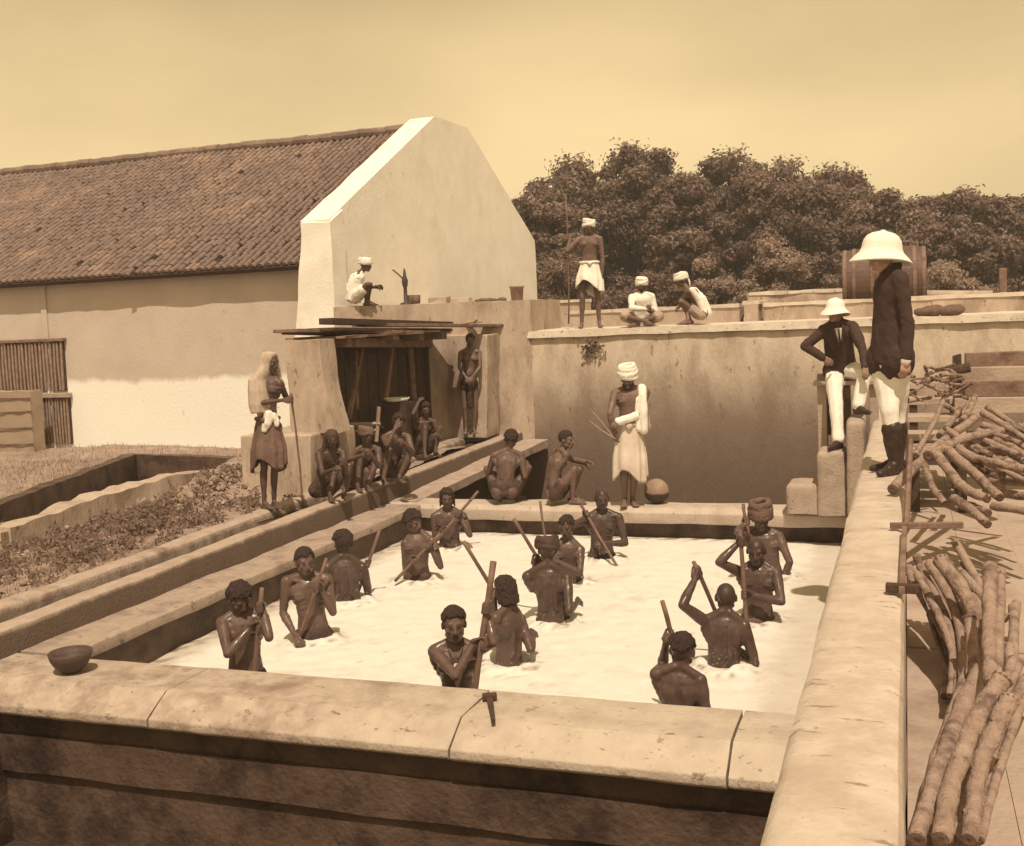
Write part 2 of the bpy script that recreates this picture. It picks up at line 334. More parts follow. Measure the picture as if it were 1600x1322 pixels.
speckle(M_ledge, 14, .605, A((.18,.13,.10))); speckle(M_terrace, 7, .605, A((.20,.145,.115)), (1, 1, .5)); speckle(M_plaster, 10, .605, A((.16,.115,.09)), (1, 1, .5))
speckle(M_ledge2, 11, .60, A((.13,.092,.07))); speckle(M_coping, 12, .605, A((.22,.165,.13))); speckle(M_longwall, 5, .64, A((.40,.33,.27))); speckle(M_white, 4, .63, A((.62,.55,.47))); speckle(M_block, 18, .605, A((.16,.115,.09)))
speckle(M_foam, 26, .66, A((.26,.195,.15)))

def island_vary(M, lo, hi):
    """every tile / leaf / chip a slightly different tone"""
    t = M.node_tree; n = t.nodes; l = t.links; p = n['Principled BSDF']; src = p.inputs['Base Color'].links[0].from_socket
    g = n.new('ShaderNodeNewGeometry'); r = n.new('ShaderNodeMapRange'); r.inputs['To Min'].default_value = lo; r.inputs['To Max'].default_value = hi; l.new(g.outputs['Random Per Island'], r.inputs['Value'])
    v = n.new('ShaderNodeVectorMath'); v.operation = 'SCALE'; l.new(src, v.inputs[0]); l.new(r.outputs[0], v.inputs['Scale'])
    for k in list(l):
        if k.from_socket == src and k.to_node != v: l.new(v.outputs[0], k.to_socket)
for M_, lo_, hi_ in ((M_tile, .84, 1.16), (M_leaf, .62, 1.35), (M_leaf2, .7, 1.3), (M_weed, .6, 1.4), (M_litter, .55, 1.3), (M_stone, .7, 1.3)): island_vary(M_, lo_, hi_)

# ================================================================== SETTING
# ---- ground: one sheet round the sunken works, the uneven yard on the left as a finer grid
PIT = [(-10.9, 10.2), (-12.7, 15.8), (-10.35, 15.35), (-9.95, 13.5), (-9.95, 10.2)]
def inpoly(P, poly):
    x, y = P[:, 0], P[:, 1]; c = np.zeros(len(P), bool); j = len(poly)-1
    for i in range(len(poly)):
        xi, yi = poly[i]; xj, yj = poly[j]
        c ^= ((yi > y) != (yj > y)) & (x < (xj-xi)*(y-yi)/(yj-yi+1e-12)+xi); j = i
    return c
def ground_z(P):
    P = np.asarray(P, float); x, y = P[:, 0], P[:, 1]
    z = .13+.05*vnoise(np.c_[x, y, 0*x], .9, 3, 3)
    z += .10*np.clip((y-12)/4, 0, 1)
    heap = np.exp(-(((x+8.75)/.75)**2+((y-12.3)/1.0)**2)); z += .34*heap
    heap2 = np.exp(-(((x+8.1)/.7)**2+((y-10.3)/1.1)**2)); z += .10*heap2
    z -= .30*np.exp(-((x+9.25)/.55)**2)*np.clip((y-8.8)/1.2, 0, 1)*np.clip((14.2-y)/1.5, 0, 1)
    z -= .75*inpoly(P, PIT)
    return z
gx = np.arange(-17.0, -6.88, .12); gy = np.arange(4.0, 17.05, .12)
XX, YY = np.meshgrid(gx, gy, indexing='ij'); Pg = np.c_[XX.ravel(), YY.ravel(), np.zeros(XX.size)]
Pg[:, 2] = ground_z(Pg); Pg[:, 2] += .012*vnoise(Pg, 9, 5, 2)
ny_ = len(gy); Fg = [(i*ny_+j, (i+1)*ny_+j, (i+1)*ny_+j+1, i*ny_+j+1) for i in range(len(gx)-1) for j in range(ny_-1)]
g = Geo(); g.add(Pg, Fg)
x0, x1 = gx[0], gx[-1]; y0, y1 = gy[0], gy[-1]
for (a, b, c, d) in [(-900, -900, x0, 900), (x0, y1, x1, 900), (x1, 18.7, 900, 900), (3.2, -900, 900, 18.7), (x0, -900, 3.2, -6), (x0, -6, x1, y0)]:
    g.add([(a, b, .12), (c, b, .12), (c, d, .12), (a, d, .12)], [(0, 1, 2, 3)])
go = g.build('ground', M_earth, smooth=True); tag(go, kind='structure')
g = Geo(); g.add([(-7.0, -6.05, -1.15), (3.3, -6.05, -1.15), (3.3, 18.75, -1.15), (-7.0, 18.75, -1.15)], [(0, 1, 2, 3)])
tag(g.build('yard_floor', M_yard), kind='structure')

# ---- froth-covered liquid in the vat
fx = np.arange(-6.02, -.28, .032); fy = np.arange(6.2, 13.02, .032)
XX, YY = np.meshgrid(fx, fy, indexing='ij'); Pf = np.c_[XX.ravel(), YY.ravel(), np.zeros(XX.size)]
FOAM_Z = -.37
def foam_height(P, bodies):
    z = FOAM_Z+.006*vnoise(P, 2.6, 11, 3)+.003*vnoise(P, 11, 12, 3)
    for k, b in enumerate(bodies):
        d = np.hypot(P[:, 0]-b[0], P[:, 1]-b[1])
        lump = .5+.5*vnoise(P, 13, 40+k, 3)
        z += np.exp(-((d-.19)/.07)**2)*(.012+.05*np.clip(lump, 0, 1.2))
        z += .005*np.sin(d*20-k)*np.exp(-((d-.45)/.25)**2)
    return z

# ---- vat walls
def profile_wall(name, prof, x0, x1, mat, axis='X', label=None, cat='wall', size=.22, amp=.012, seed=1, parent=None, bevel=0.0):
    """sweep a cross-section (other, z) along X or Y"""
    n = len(prof); V = []
    for s in (x0, x1):
        for a, z in prof: V.append((s, a, z) if axis == 'X' else (a, s, z))
    F = [tuple(range(n))[::-1], tuple(range(n, 2*n))]+[(i, (i+1) % n, n+(i+1) % n, n+i) for i in range(n)]
    me = mesh(name, V, F); bm = bmesh.new(); bm.from_mesh(me); bmesh.ops.recalc_face_normals(bm, faces=bm.faces[:])
    if bevel: bmesh.ops.bevel(bm, geom=[e for e in bm.edges if abs(e.verts[0].co[0 if axis == 'X' else 1]-e.verts[1].co[0 if axis == 'X' else 1]) > .01], offset=bevel, segments=3, affect='EDGES', profile=.5)
    bm.to_mesh(me); bm.free()
    o = link(name, me, parent, mat)
    if size: rough(o, amp=amp, seed=seed, size=size)
    if label: tag(o, label, cat)
    return o
# front wall: body, and coping stones laid in lengths with open joints
fw = empty('vat_wall', (-3, 5.9, -1.15)); tag(fw, 'front vat wall with sloping stone coping and cracked joint, nearest the viewer', 'wall')
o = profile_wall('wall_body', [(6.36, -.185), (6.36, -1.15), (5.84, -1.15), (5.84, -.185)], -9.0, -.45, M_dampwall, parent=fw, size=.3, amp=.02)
joints = [-9.0, -6.9, -4.62, -2.52, -.93, -.48]  # the two right-hand joints are shadow stripes shaped as gaps
for i in range(len(joints)-1):
    a, b = joints[i]+.008, joints[i+1]-.008
    profile_wall('coping_stone', [(6.40, 0.0), (6.40, -.19), (5.72, -.19), (5.70, -.17), (5.70, -.118), (5.91, 0.0)], a, b, M_front, parent=fw, size=.16, amp=.005, seed=20+i, bevel=.009)
g = Geo(); g.box((-9.0, 5.80, -.62), (-.46, 5.86, -.36)); rough(g.build('string_course', M_dampwall, fw), amp=.01, size=.3)
# far wall with its ledge
bw_ = empty('vat_wall', (-3.3, 13.0, -1.15)); tag(bw_, 'far vat wall whose pale ledge carries the squatting men and the round pot', 'wall')
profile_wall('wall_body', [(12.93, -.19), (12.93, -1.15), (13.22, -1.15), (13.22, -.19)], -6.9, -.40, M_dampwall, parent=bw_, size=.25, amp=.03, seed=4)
profile_wall('ledge', [(12.80, -.185), (13.25, -.19), (13.25, 0), (12.86, 0), (12.78, -.05)], -6.9, -.40, M_ledge, parent=bw_, size=.15, amp=.010, seed=5, bevel=.012)
# left wall: ledge in front of the channel
lw = empty('vat_wall', (-6.1, 9.6, -1.15)); tag(lw, 'left vat wall with a flat ledge below the long channel', 'wall')
profile_wall('wall_body', [(-5.95, -.10), (-5.95, -1.15), (-6.6, -1.15), (-6.6, -.10)], 5.6, 12.92, M_dampwall, axis='Y', parent=lw, size=.25, amp=.03, seed=6)
profile_wall('ledge', [(-5.88, 0), (-5.88, -.095), (-6.6, -.095), (-6.6, 0)], 6.43, 12.77, M_ledge2, axis='Y', parent=lw, size=.2, amp=.010, seed=7, bevel=.012)
g = Geo(); g.box((-6.34, 12.9, -.12), (-5.9, 18.55, -.03)); 
# right wall, the highest, with rounded top
rw = empty('vat_wall', (-.2, 9, -1.15)); tag(rw, 'tall pale right vat wall with rounded top, where the man in boots stands', 'wall')
pr = [(-.48, -1.15), (-.385, .92), (-.375, .965), (-.345, .99), (-.2, 1.0), (-.07, .996), (-.042, .982), (-.03, .95), (-.03, -1.15)]
profile_wall('wall_body', pr, 1.2, 18.6, M_rwall, axis='Y', parent=rw, size=.14, amp=.006, seed=8)


# ---- the long double channel on the left
ch = empty('masonry_channel', (-6.8, 11, 0)); tag(ch, 'long masonry channel with two rounded kerbs running back to the terrace wall', 'channel')
def curb(path, w, h, name, seed, wet=1.0, mat=M_curb):
    """rounded kerb along a polyline of (x, y, ztop)"""
    V = []; F = []; prof = [(-.5, -1.0), (-.5, -.17), (-.46, -.075), (-.34, -.012), (0, 0), (.30, -.008), (.43, -.045), (.5, -.14), (.53, -1.0)]
    pts = []
    for (a, b) in zip(path[:-1], path[1:]):
        n = max(2, int(np.linalg.norm(np.array(b)-np.array(a))/.15))
        pts += [np.array(a)+(np.array(b)-np.array(a))*k/n for k in range(n)]
    pts.append(np.array(path[-1])); n = len(prof)
    for i, p in enumerate(pts):
        t = unit(pts[min(i+1, len(pts)-1)]-pts[max(i-1, 0)]); s = unit(np.cross(t, UP))
        for a, b in prof: V.append(p+s*a*w+UP*(b*h if b > -.9 else -h))
    for i in range(len(pts)-1):
        for k in range(n-1): F.append((i*n+k, i*n+k+1, (i+1)*n+k+1, (i+1)*n+k))
        F.append((i*n+n-1, i*n, (i+1)*n, (i+1)*n+n-1))
    F += [tuple(range(n)), tuple(range((len(pts)-1)*n, len(pts)*n))[::-1]]
    V = np.array(V); V += (.010*vnoise(V, 2.0, seed, 3)+.006*vnoise(V, 9, seed+1, 2))[:, None]*np.array([1, .2, 1])
    me = mesh(name, V, F); bm = bmesh.new(); bm.from_mesh(me); bmesh.ops.recalc_face_normals(bm, faces=bm.faces[:]); bm.to_mesh(me); bm.free()
    wv = np.tile(np.array([.5, .4, .2, 0, 0, 0, .25, .8, 1.0])*wet, len(pts)); me.attributes.new('wet', 'FLOAT', 'POINT').data.foreach_set('value', wv)  # weights for the painted side shade and dye, top left pale
    o = link(name, me, ch, mat, smooth=True); me.set_sharp_from_angle(angle=math.radians(35)); return o
def inner_top(y): return .205+(y-6)*.0085
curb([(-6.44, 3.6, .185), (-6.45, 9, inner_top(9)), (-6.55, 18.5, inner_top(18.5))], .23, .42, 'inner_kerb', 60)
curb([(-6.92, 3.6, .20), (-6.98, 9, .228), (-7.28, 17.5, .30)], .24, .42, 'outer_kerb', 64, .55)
g = Geo()
g.hexa([(-7.0, 3.6, -.1), (-6.4, 3.6, -.1), (-6.5, 18.5, -.05), (-7.3, 18.5, -.05)], [(-7.0, 3.6, .06), (-6.4, 3.6, .06), (-6.5, 18.5, .20), (-7.3, 18.5, .20)])
rough(g.build('channel_bed', M_dampwall, ch), amp=.008, size=.4)
rough(Geo().box((-7.45, 3.6, -1.15), (-6.66, 18.58, -.02)).build('support_wall', M_dampwall, ch), amp=.02, size=.4)
# bracket beam carrying the channel over the yard behind the vat
g = Geo(); g.hexa([(-6.5, 12.95, -.10), (-6.02, 12.95, -.10), (-5.98, 18.5, .02), (-6.5, 18.5, .02)], [(-6.5, 12.95, .005), (-6.02, 12.95, .005), (-5.98, 18.5, .15), (-6.5, 18.5, .15)])
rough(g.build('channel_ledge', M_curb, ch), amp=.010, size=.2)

# ---- terrace: high tank wall across the back
te = empty('terrace', (-2.5, 18.7, -1.15)); tag(te, 'high stained terrace wall across the back with a pale coping edge', 'terrace')
g = Geo(); g.box((-6.75, 18.6, -1.15), (3.4, 27, 2.03)); rough(g.build('wall', M_terrace, te), amp=.015, size=.5, seed=9)
g = Geo(); g.add([(-6.9, 18.54, 1.94), (3.4, 18.54, 1.94), (3.4, 19.3, 1.94), (-6.9, 19.3, 1.94), (-6.9, 18.56, 2.06), (3.4, 18.56, 2.06), (3.4, 19.3, 2.075), (-6.9, 19.3, 2.075)], [(0,3,2,1),(4,5,6,7),(0,1,5,4),(1,2,6,5),(2,3,7,6),(3,0,4,7)])
rough(g.build('coping', M_coping, te), amp=.015, size=.25, seed=10)
g = Geo(); g.add([(-6.9, 19.3, 2.07), (3.4, 19.3, 2.07), (3.4, 27, 2.07), (-6.9, 27, 2.07)], [(0, 1, 2, 3)]); g.build('terrace_floor', M_coping, te)
# low parapets on the terrace
def lowwall(pts, w, z0, z1, label, seed):
    o = empty('parapet', (pts[0][0], pts[0][1], z0)); g = Geo(); gc = Geo()
    for a, b in zip(pts[:-1], pts[1:]):
        a = np.array(a[:2]); b = np.array(b[:2]); t = (b-a)/np.linalg.norm(b-a); s = np.array([t[1], -t[0]])*w/2
        q = [a-s, b-s, b+s, a+s]; q = [(*p, z0) for p in q]; g.hexa(q, [(x, y, z1-.06) for x, y, _ in q])
        s2 = s*1.15; q = [a-s2, b-s2, b+s2, a+s2]; gc.hexa([(*p, z1-.062) for p in q], [(*p, z1) for p in q])
    rough(g.build('wall', M_plaster, o), amp=.012, size=.3, seed=seed); rough(gc.build('coping', M_coping, o), amp=.012, size=.25, seed=seed+1)
    tag(o, label, 'parapet'); return o
lowwall([(-6.0, 20.4), (-2.75, 20.0)], .3, 2.06, 2.39, 'low terrace parapet behind the three turbaned men', 31)
lowwall([(-2.35, 20.0), (3.0, 20.0)], .3, 2.06, 2.38, 'low terrace parapet behind the two men in helmets', 35)
lowwall([(-2.55, 19.7), (-2.5, 21.6)], .24, 2.06, 2.43, 'short pale cross wall joining the terrace parapets', 37)
lowwall([(-2.9, 22.0), (-.6, 22.6)], .3, 2.06, 2.60, 'sloping pale rubble wall in front of the trees', 39)
lowwall([(-7.1, 21.5), (-6.0, 21.5)], .5, 2.06, 2.62, 'white stub wall at the gable foot', 41)

# ---- upper tank platform in front of the gable
pf = empty('tank_platform', (-7.6, 18, .1)); tag(pf, 'low plastered tank wall at the foot of the white gable', 'platform')
g = Geo(); g.prism([(-8.93, 16.35), (-6.25, 18.6), (-6.3, 20.6), (-8.93, 20.6)], .12, 2.62)
rough(g.build('wall', M_plaster, pf), amp=.014, size=.3, seed=12)

# ---- factory building
bd = empty('factory_building', (-13, 19, .12)); tag(bd, 'whitewashed factory building with a tall gable and clay tiled roof', 'building')
EZ, RZ, YR, YE = 3.42, 6.42, 22.15, 16.52
g = Geo(); g.box((-24.0, 16.76, -.1), (-9.25, 17.1, 3.42)); rough(g.build('long_wall', M_longwall, bd), amp=.02, size=.6, seed=13)
g = Geo(); g.box((-15.35, 16.725, .1), (-15.22, 16.8, 3.42)); g.build('pilaster', M_longwall, bd, bevel=.01)
# gable wall with raised parapet
GX0, GX1 = -9.52, -8.98
def gable(x):
    return [(x, 16.5, -.1), (x, 27.35, -.1), (x, 27.35, 4.25), (x, 22.95, 6.50), (x, 21.1, 6.46), (x, 16.45, 4.08)]
V = gable(GX0)+gable(GX1); F = [(0,1,2,3,4,5), (11,10,9,8,7,6)]+[(i, (i+1) % 6, 6+(i+1) % 6, 6+i) for i in range(6)]
me = mesh('gable_wall', V, F); bm = bmesh.new(); bm.from_mesh(me); bmesh.ops.recalc_face_normals(bm, faces=bm.faces[:]); bm.to_mesh(me); bm.free()
rough(link('gable_wall', me, bd, M_white), amp=.010, size=.5, seed=14)
# battered end pier with ragged left edge
g = Geo(); g.hexa([(-10.02, 16.40, .0), (-8.94, 16.40, .0), (-8.94, 16.9, .0), (-10.02, 16.9, .0)], [(-9.47, 16.42, 4.04), (-8.94, 16.42, 4.04), (-8.94, 16.9, 4.27), (-9.47, 16.9, 4.27)])
rough(g.build('end_pier', M_white, bd), amp=.022, size=.2, seed=15)
# rear roof slope and the front roof
g = Geo(); g.hexa([(-24, YR, RZ-.12), (-9.5, YR, RZ-.12), (-9.5, 27.6, 3.6), (-24, 27.6, 3.6)], [(-24, YR, RZ), (-9.5, YR, RZ), (-9.5, 27.6, 3.75), (-24, 27.6, 3.75)])
g.build('rear_roof', M_tilebed, bd)
g = Geo(); g.box((-24, 27.0, 0), (-9.3, 27.3, 3.7)); g.build('rear_wall', M_longwall, bd)
sl = np.array([0, YR-YE, RZ-EZ]); SLEN = np.linalg.norm(sl); sdir = sl/SLEN; snorm = unit(np.cross(np.array([1, 0, 0]), sdir))
roof_g = Geo(); a = np.array([-24, YE, EZ-.05])-sdir*.06; b = np.array([-9.5, YE, EZ-.05])-sdir*.06
roof_g.hexa([a-snorm*.07, b-snorm*.07, b+sl-snorm*.07, a+sl-snorm*.07], [a, b, b+sl, a+sl])
roof = roof_g.build('roof', M_tilebed, bd)
def tile_mesh():
    V = []; F = []; n = 6
    for t, r, lift in ((0, .053, .008), (.29, .047, .002)):
        for k in range(n+1):
            an = math.pi*k/n; V.append((r*math.cos(an), t, r*1.05*math.sin(an)+lift))
    for k in range(n): F.append((k, k+1, n+1+k+1, n+1+k))
    F.append(tuple(range(n+1)))
    return V, F
tV, tF = tile_mesh(); tV = np.array(tV); tme = mesh('tile', tV, tF)
tme.materials.append(M_tile)
ncol = 96; nrow = int(SLEN/.235); tiles = []
for c in range(ncol):
    x = -9.60-c*.152
    for r in range(nrow+1):
        d = -.035+r*.235+random.uniform(-.015, .015)
        p = np.array([x+random.uniform(-.012, .012), YE, EZ-.04])+sdir*d+snorm*(.002+random.uniform(0, .008)+.05*math.sin(x*.9)*math.sin(d*.8)*.5)
        rot = random.uniform(-.07, .07); tilt = random.uniform(-.03, .03)
        if random.random() < .004: continue                    # broken and lost tiles
        if random.random() < .015: rot *= 4; p = p-sdir*.06
        tiles.append((c+.25*r, p, rot, tilt))
tiles.sort(key=lambda t: t[0])
def tile_frame(rot, tilt):
    ex = unit(np.array([1, 0, 0])+sdir*rot); ey = unit(sdir-ex*(sdir@ex)+snorm*tilt); ez_ = np.cross(ex, ey); return np.stack([ex, ey, ez_], 1)
rest = Geo(); rp = pworld(roof)
for i, (k, p, rot, tilt) in enumerate(tiles):
    R = tile_frame(rot, tilt)
    if i < 300:
        o = bpy.data.objects.new('tile', tme); COL.objects.link(o); o.parent = roof
        mw = Matrix.Identity(4)
        for a_ in range(3):
            for b_ in range(3): mw[a_][b_] = R[a_][b_]
            mw[a_][3] = p[a_]-rp[a_]
        o.matrix_local = mw
    else:
        rest.add(tV@R.T+p, tF)
o = rest.build('tile_field', M_tile, roof); tag(o, kind='stuff')
rg = Geo()
for k in range(44):
    x = -9.55-k*.33; rg.tube([(x, YR, RZ+.03+random.uniform(-.015, .015)), (x-.36, YR, RZ+.05+random.uniform(-.015, .015))], [.115, .10], 10)
o = rg.build('ridge_tiles', M_tile, roof); tag(o, kind='stuff')
for k in range(26):                                        # rafter ends under the eaves
    x = -9.9-k*.52+random.uniform(-.06, .06); g = Geo(); ln = random.uniform(.28, .44)
    p0 = np.array([x, 16.8, EZ+.06]); p1 = np.array([x, 16.50+ln*.1, EZ-.07])
    g.tube([p0, p1], [.045, .05], 7); g.build('rafter', M_wooddark, bd)
# bamboo slat door in two leaves
def slat_leaf(name, px0, px1, y, z0, z1, n):
    xa = ony(px0, y)[0]; xb = ony(px1, y)[0]
    dr = Geo().box((xa, y+.03, z0), (xb, y+.06, z1)).build(name, M_wooddark, bd)
    for i in range(n):
        x = xa+(xb-xa)*(i+.5)/n; g = Geo(); w = (xb-xa)/n*.33
        g.tube([(x+random.uniform(-.01, .01), y, z0+random.uniform(0, .03)), (x, y-.006, (z0+z1)/2), (x+random.uniform(-.012, .012), y, z1-random.uniform(0, .03))], [w, w*1.05, w*.95], 6)
        g.build('slat', M_bamboo, dr)
    return dr
d1 = slat_leaf('door', (-30, 560), (99, 560), 16.70, 1.30, 2.24, 24)
Geo().box((ony((-30, 520), 16.7)[0], 16.65, 2.24), (ony((99, 520), 16.7)[0]+.02, 16.75, 2.30)).build('lintel', M_wood, d1, bevel=.01)
d2 = slat_leaf('door', (62, 640), (108, 640), 16.70, .30, 1.18, 10)
Geo().box((ony((62, 600), 16.7)[0]-.1, 16.64, 1.18), (ony((108, 600), 16.7)[0]+.02, 16.74, 1.27)).build('rail', M_plank, d2, bevel=.01)
# straw mat screen leaning at the door
cx = ony((32, 700), 16.2); so = empty('straw_screen', (cx[0], 16.2, .12)); tag(so, 'thick straw mat screen standing before the bamboo door', 'straw screen')
sb = Geo(); sb.box((cx[0]-.75, 16.0, .12), (cx[0]+.50, 16.3, 1.36)); rough(sb.build('mat', M_straw, so), amp=.014, size=.09, scale=7)
for z in (.38, .68, .98, 1.24):
    Geo().tube([(cx[0]-.78, 15.98, z+random.uniform(-.02, .02)), (cx[0]-.1, 15.975, z), (cx[0]+.53, 15.98, z+random.uniform(-.02, .02))], .014, 6).build('binding', M_wood, so)
# ---- sunken tank on the left: dark back walls, broken near wall
def strip_wall(name, pts, z0, ztop, th, mat, label, seed, amp=.02, jag=0.0):
    g = Geo(); P = []
    for a, b in zip(pts[:-1], pts[1:]):
        n = max(1, int(np.hypot(b[0]-a[0], b[1]-a[1])/.2)); P += [np.array(a)+(np.array(b)-np.array(a))*k/n for k in range(n)]
    P.append(np.array(pts[-1])); V = []; F = []
    for i, p in enumerate(P):
        t = P[min(i+1, len(P)-1)]-P[max(i-1, 0)]; t = t/np.linalg.norm(t); s = np.array([t[1], -t[0]])*th/2
        zt = (ztop(i/(len(P)-1)) if callable(ztop) else ztop)+jag*random.uniform(-1, 1)
        V += [(*(p-s), z0), (*(p+s), z0), (*(p+s), zt), (*(p-s), zt+random.uniform(-jag, jag)*.5)]
    for i in range(len(P)-1):
        for k in range(4): F.append((i*4+k, i*4+(k+1) % 4, (i+1)*4+(k+1) % 4, (i+1)*4+k))
    F += [(0, 1, 2, 3), tuple(range(len(V)-4, len(V)))[::-1]]
    me = mesh(name, V, F); bm = bmesh.new(); bm.from_mesh(me); bmesh.ops.recalc_face_normals(bm, faces=bm.faces[:]); bm.to_mesh(me); bm.free()
    o = link(name, me, None, mat); rough(o, amp=amp, size=.2, seed=seed); tag(o, label, 'wall'); return o
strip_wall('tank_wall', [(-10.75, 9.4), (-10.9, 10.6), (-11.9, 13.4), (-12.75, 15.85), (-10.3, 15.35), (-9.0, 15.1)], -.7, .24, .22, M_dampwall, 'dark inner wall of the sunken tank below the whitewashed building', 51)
strip_wall('tank_wall', [(-9.72, 9.7), (-9.85, 11.0), (-9.95, 12.4), (-9.85, 13.6), (-9.1, 14.2), (-8.7, 14.4)], -.7, lambda t: .20+.10*math.sin(t*2.5), .3, M_plaster, 'broken plaster wall edging the sunken tank beside the weeds', 53, .03, .025)
strip_wall('tank_wall', [(-10.9, 9.35), (-9.6, 9.7)], -.7, .16, .3, M_plaster, 'crumbled near end wall of the sunken tank at left edge', 55, .04, .03)

# ---- sluice house between channel and gable: two pillars, dark back, timbers across
sh = empty('sluice_house', (-7.6, 15, .1)); tag(sh, 'open sluice house with plaster pillars and dark timber roof behind the channel', 'sluice house')
g = Geo(); g.hexa([(-8.12, 12.15, .0), (-7.12, 12.15, .0), (-7.12, 13.4, .0), (-8.12, 13.4, .0)], [(-8.12, 12.2, .96), (-7.10, 12.2, .96), (-7.10, 13.4, .96), (-8.12, 13.4, .96)])
rough(g.build('plinth', M_plaster, sh, bevel=.02), amp=.02, size=.2, seed=16)
prof = [(.955, -6.87), (1.2, -6.92), (1.5, -6.97), (1.85, -7.01), (2.16, -7.03)]
V = []; 
for z, xr in prof: V += [(-7.52, 12.45, z), (xr, 12.45, z), (xr, 12.85, z), (-7.52, 12.85, z)]
F = [(3, 2, 1, 0), tuple(range(len(V)-4, len(V)))]+[(i*4+k, i*4+(k+1) % 4, i*4+4+(k+1) % 4, i*4+4+k) for i in range(len(prof)-1) for k in range(4)]
rough(link('pillar', mesh('pillar', V, F), sh, M_plaster), amp=.018, size=.2, seed=17)
g = Geo(); g.hexa([(-7.72, 17.55, .28), (-6.78, 17.55, .28), (-6.78, 18.59, .28), (-7.72, 18.59, .28)], [(-7.72, 17.6, 2.06), (-6.70, 17.6, 2.06), (-6.70, 18.59, 2.06), (-7.72, 18.59, 2.06)])
rough(g.build('pillar', M_plaster, sh, bevel=.02), amp=.018, size=.2, seed=18)
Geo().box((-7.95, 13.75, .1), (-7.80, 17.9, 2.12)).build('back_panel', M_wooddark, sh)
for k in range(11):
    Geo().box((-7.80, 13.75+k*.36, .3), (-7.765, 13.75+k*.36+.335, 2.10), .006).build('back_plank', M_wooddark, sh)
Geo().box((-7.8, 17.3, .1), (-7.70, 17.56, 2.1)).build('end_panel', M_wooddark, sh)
for k in range(5):
    Geo().box((-7.85, 13.0+k*.64, 2.15), (-6.95, 13.0+k*.64+.60, 2.185), .008).build('deck_board', M_wood, sh)
Geo().box((-8.0, 13.1, .02), (-7.2, 17.5, .30)).build('sill', M_curb, sh)
# leaning sluice boards and struts inside
for (pa, ya, pb, yb, r) in [((565, 545), 14.6, (545, 655), 14.3, .045), ((612, 545), 15.8, (598, 670), 15.4, .04), ((640, 545), 16.6, (650, 665), 16.4, .05), ((556, 548), 14.0, (558, 640), 14.0, .03)]:
    g = Geo(); g.tube([onx(pa, -7.62), onx(pb, -7.50)], r, 6); g.build('strut', M_wood, sh)
# roof timbers
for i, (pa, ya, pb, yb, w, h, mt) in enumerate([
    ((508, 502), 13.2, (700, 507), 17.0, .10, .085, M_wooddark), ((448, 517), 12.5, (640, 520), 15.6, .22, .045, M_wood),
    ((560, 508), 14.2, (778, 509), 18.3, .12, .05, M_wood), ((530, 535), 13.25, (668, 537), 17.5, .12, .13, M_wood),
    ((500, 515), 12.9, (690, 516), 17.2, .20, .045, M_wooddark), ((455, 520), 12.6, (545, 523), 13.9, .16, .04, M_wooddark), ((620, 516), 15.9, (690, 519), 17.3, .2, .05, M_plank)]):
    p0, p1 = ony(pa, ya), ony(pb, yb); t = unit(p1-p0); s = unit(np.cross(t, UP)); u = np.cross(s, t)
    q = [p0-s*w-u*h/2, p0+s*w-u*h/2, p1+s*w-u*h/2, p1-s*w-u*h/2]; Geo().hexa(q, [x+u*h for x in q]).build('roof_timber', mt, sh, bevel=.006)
for k, (px, y) in enumerate([((575, 526), 14.6), ((618, 527), 15.8), ((655, 526), 16.6)]):
    p = ony(px, y); Geo().box(p+np.array([-.35, -.10, -.06]), p+np.array([.45, .10, .05]), .01).build('cross_timber', M_wood, sh)
# bundle of rags and brushwood on the pillar top
bg_ = Geo(); c0 = ony((722, 512), 18.0)+UP*.05
for k in range(46):
    p = c0+np.array([random.uniform(-.42, .42), random.uniform(-.25, .25), random.uniform(-.05, .07)]); d = np.array([random.uniform(-.2, .2), random.uniform(-.1, .1), random.uniform(-.06, .08)])
    bg_.tube([p-d, p+d*.2+np.array([0, 0, .02]), p+d], [.014, .026, .012], 5)
tag(bg_.build('rag_bundle', M_grey), 'tangled bundle of rags and brushwood on top of the sluice pillar', 'bundle')
# sluice screw with cross handle and small wooden gate frame
sc = empty('sluice_screw', ony((529, 680), 13.6)); tag(sc, 'sluice screw with a wooden cross handle behind the hooded squatter', 'sluice screw')
Geo().tube([ony((530, 690), 13.6), ony((529, 650), 13.6)], .035, 8).build('spindle', M_wood, sc)
Geo().tube([ony((516, 649), 13.6), ony((547, 650), 13.6)], .024, 8).build('handle', M_wood, sc)
gf = empty('gate_frame', ony((560, 690), 14.2)); tag(gf, 'small pale timber gate frame behind the squatting row', 'gate frame')
for pa, pb, r in [((538, 664), (594, 662), .03), ((540, 664), (541, 700), .03), ((592, 636), (588, 690), .03), ((540, 674), (590, 672), .018)]:
    Geo().tube([ony(pa, 14.2), ony(pb, 14.2)], r, 4).build('bar', M_plank, gf)

# ---- stepped blocks against the right wall
for lo, hi, lab in [((-1.30, 12.62, .004), (-.90, 13.12, .34), 'lowest plaster step block beside the right wall'),
                    ((-.955, 12.55, .004), (-.64, 13.05, .72), 'middle plaster step block under the seated man\'s right shoe'),
                    ((-.635, 12.45, .0), (-.44, 13.4, 1.06), 'tallest plaster step block under the seated man\'s left shoe')]:
    o = Geo().box(lo, hi).build('step_block', M_block); bm = bmesh.new(); bm.from_mesh(o.data)
    bmesh.ops.bevel(bm, geom=[e for e in bm.edges if max(e.verts[0].co.z, e.verts[1].co.z) > hi[2]-.01], offset=.055, segments=4, affect='EDGES', profile=.5); bm.to_mesh(o.data); bm.free()
    rough(o, amp=.008, size=.08, scale=6); tag(o, lab, 'step')

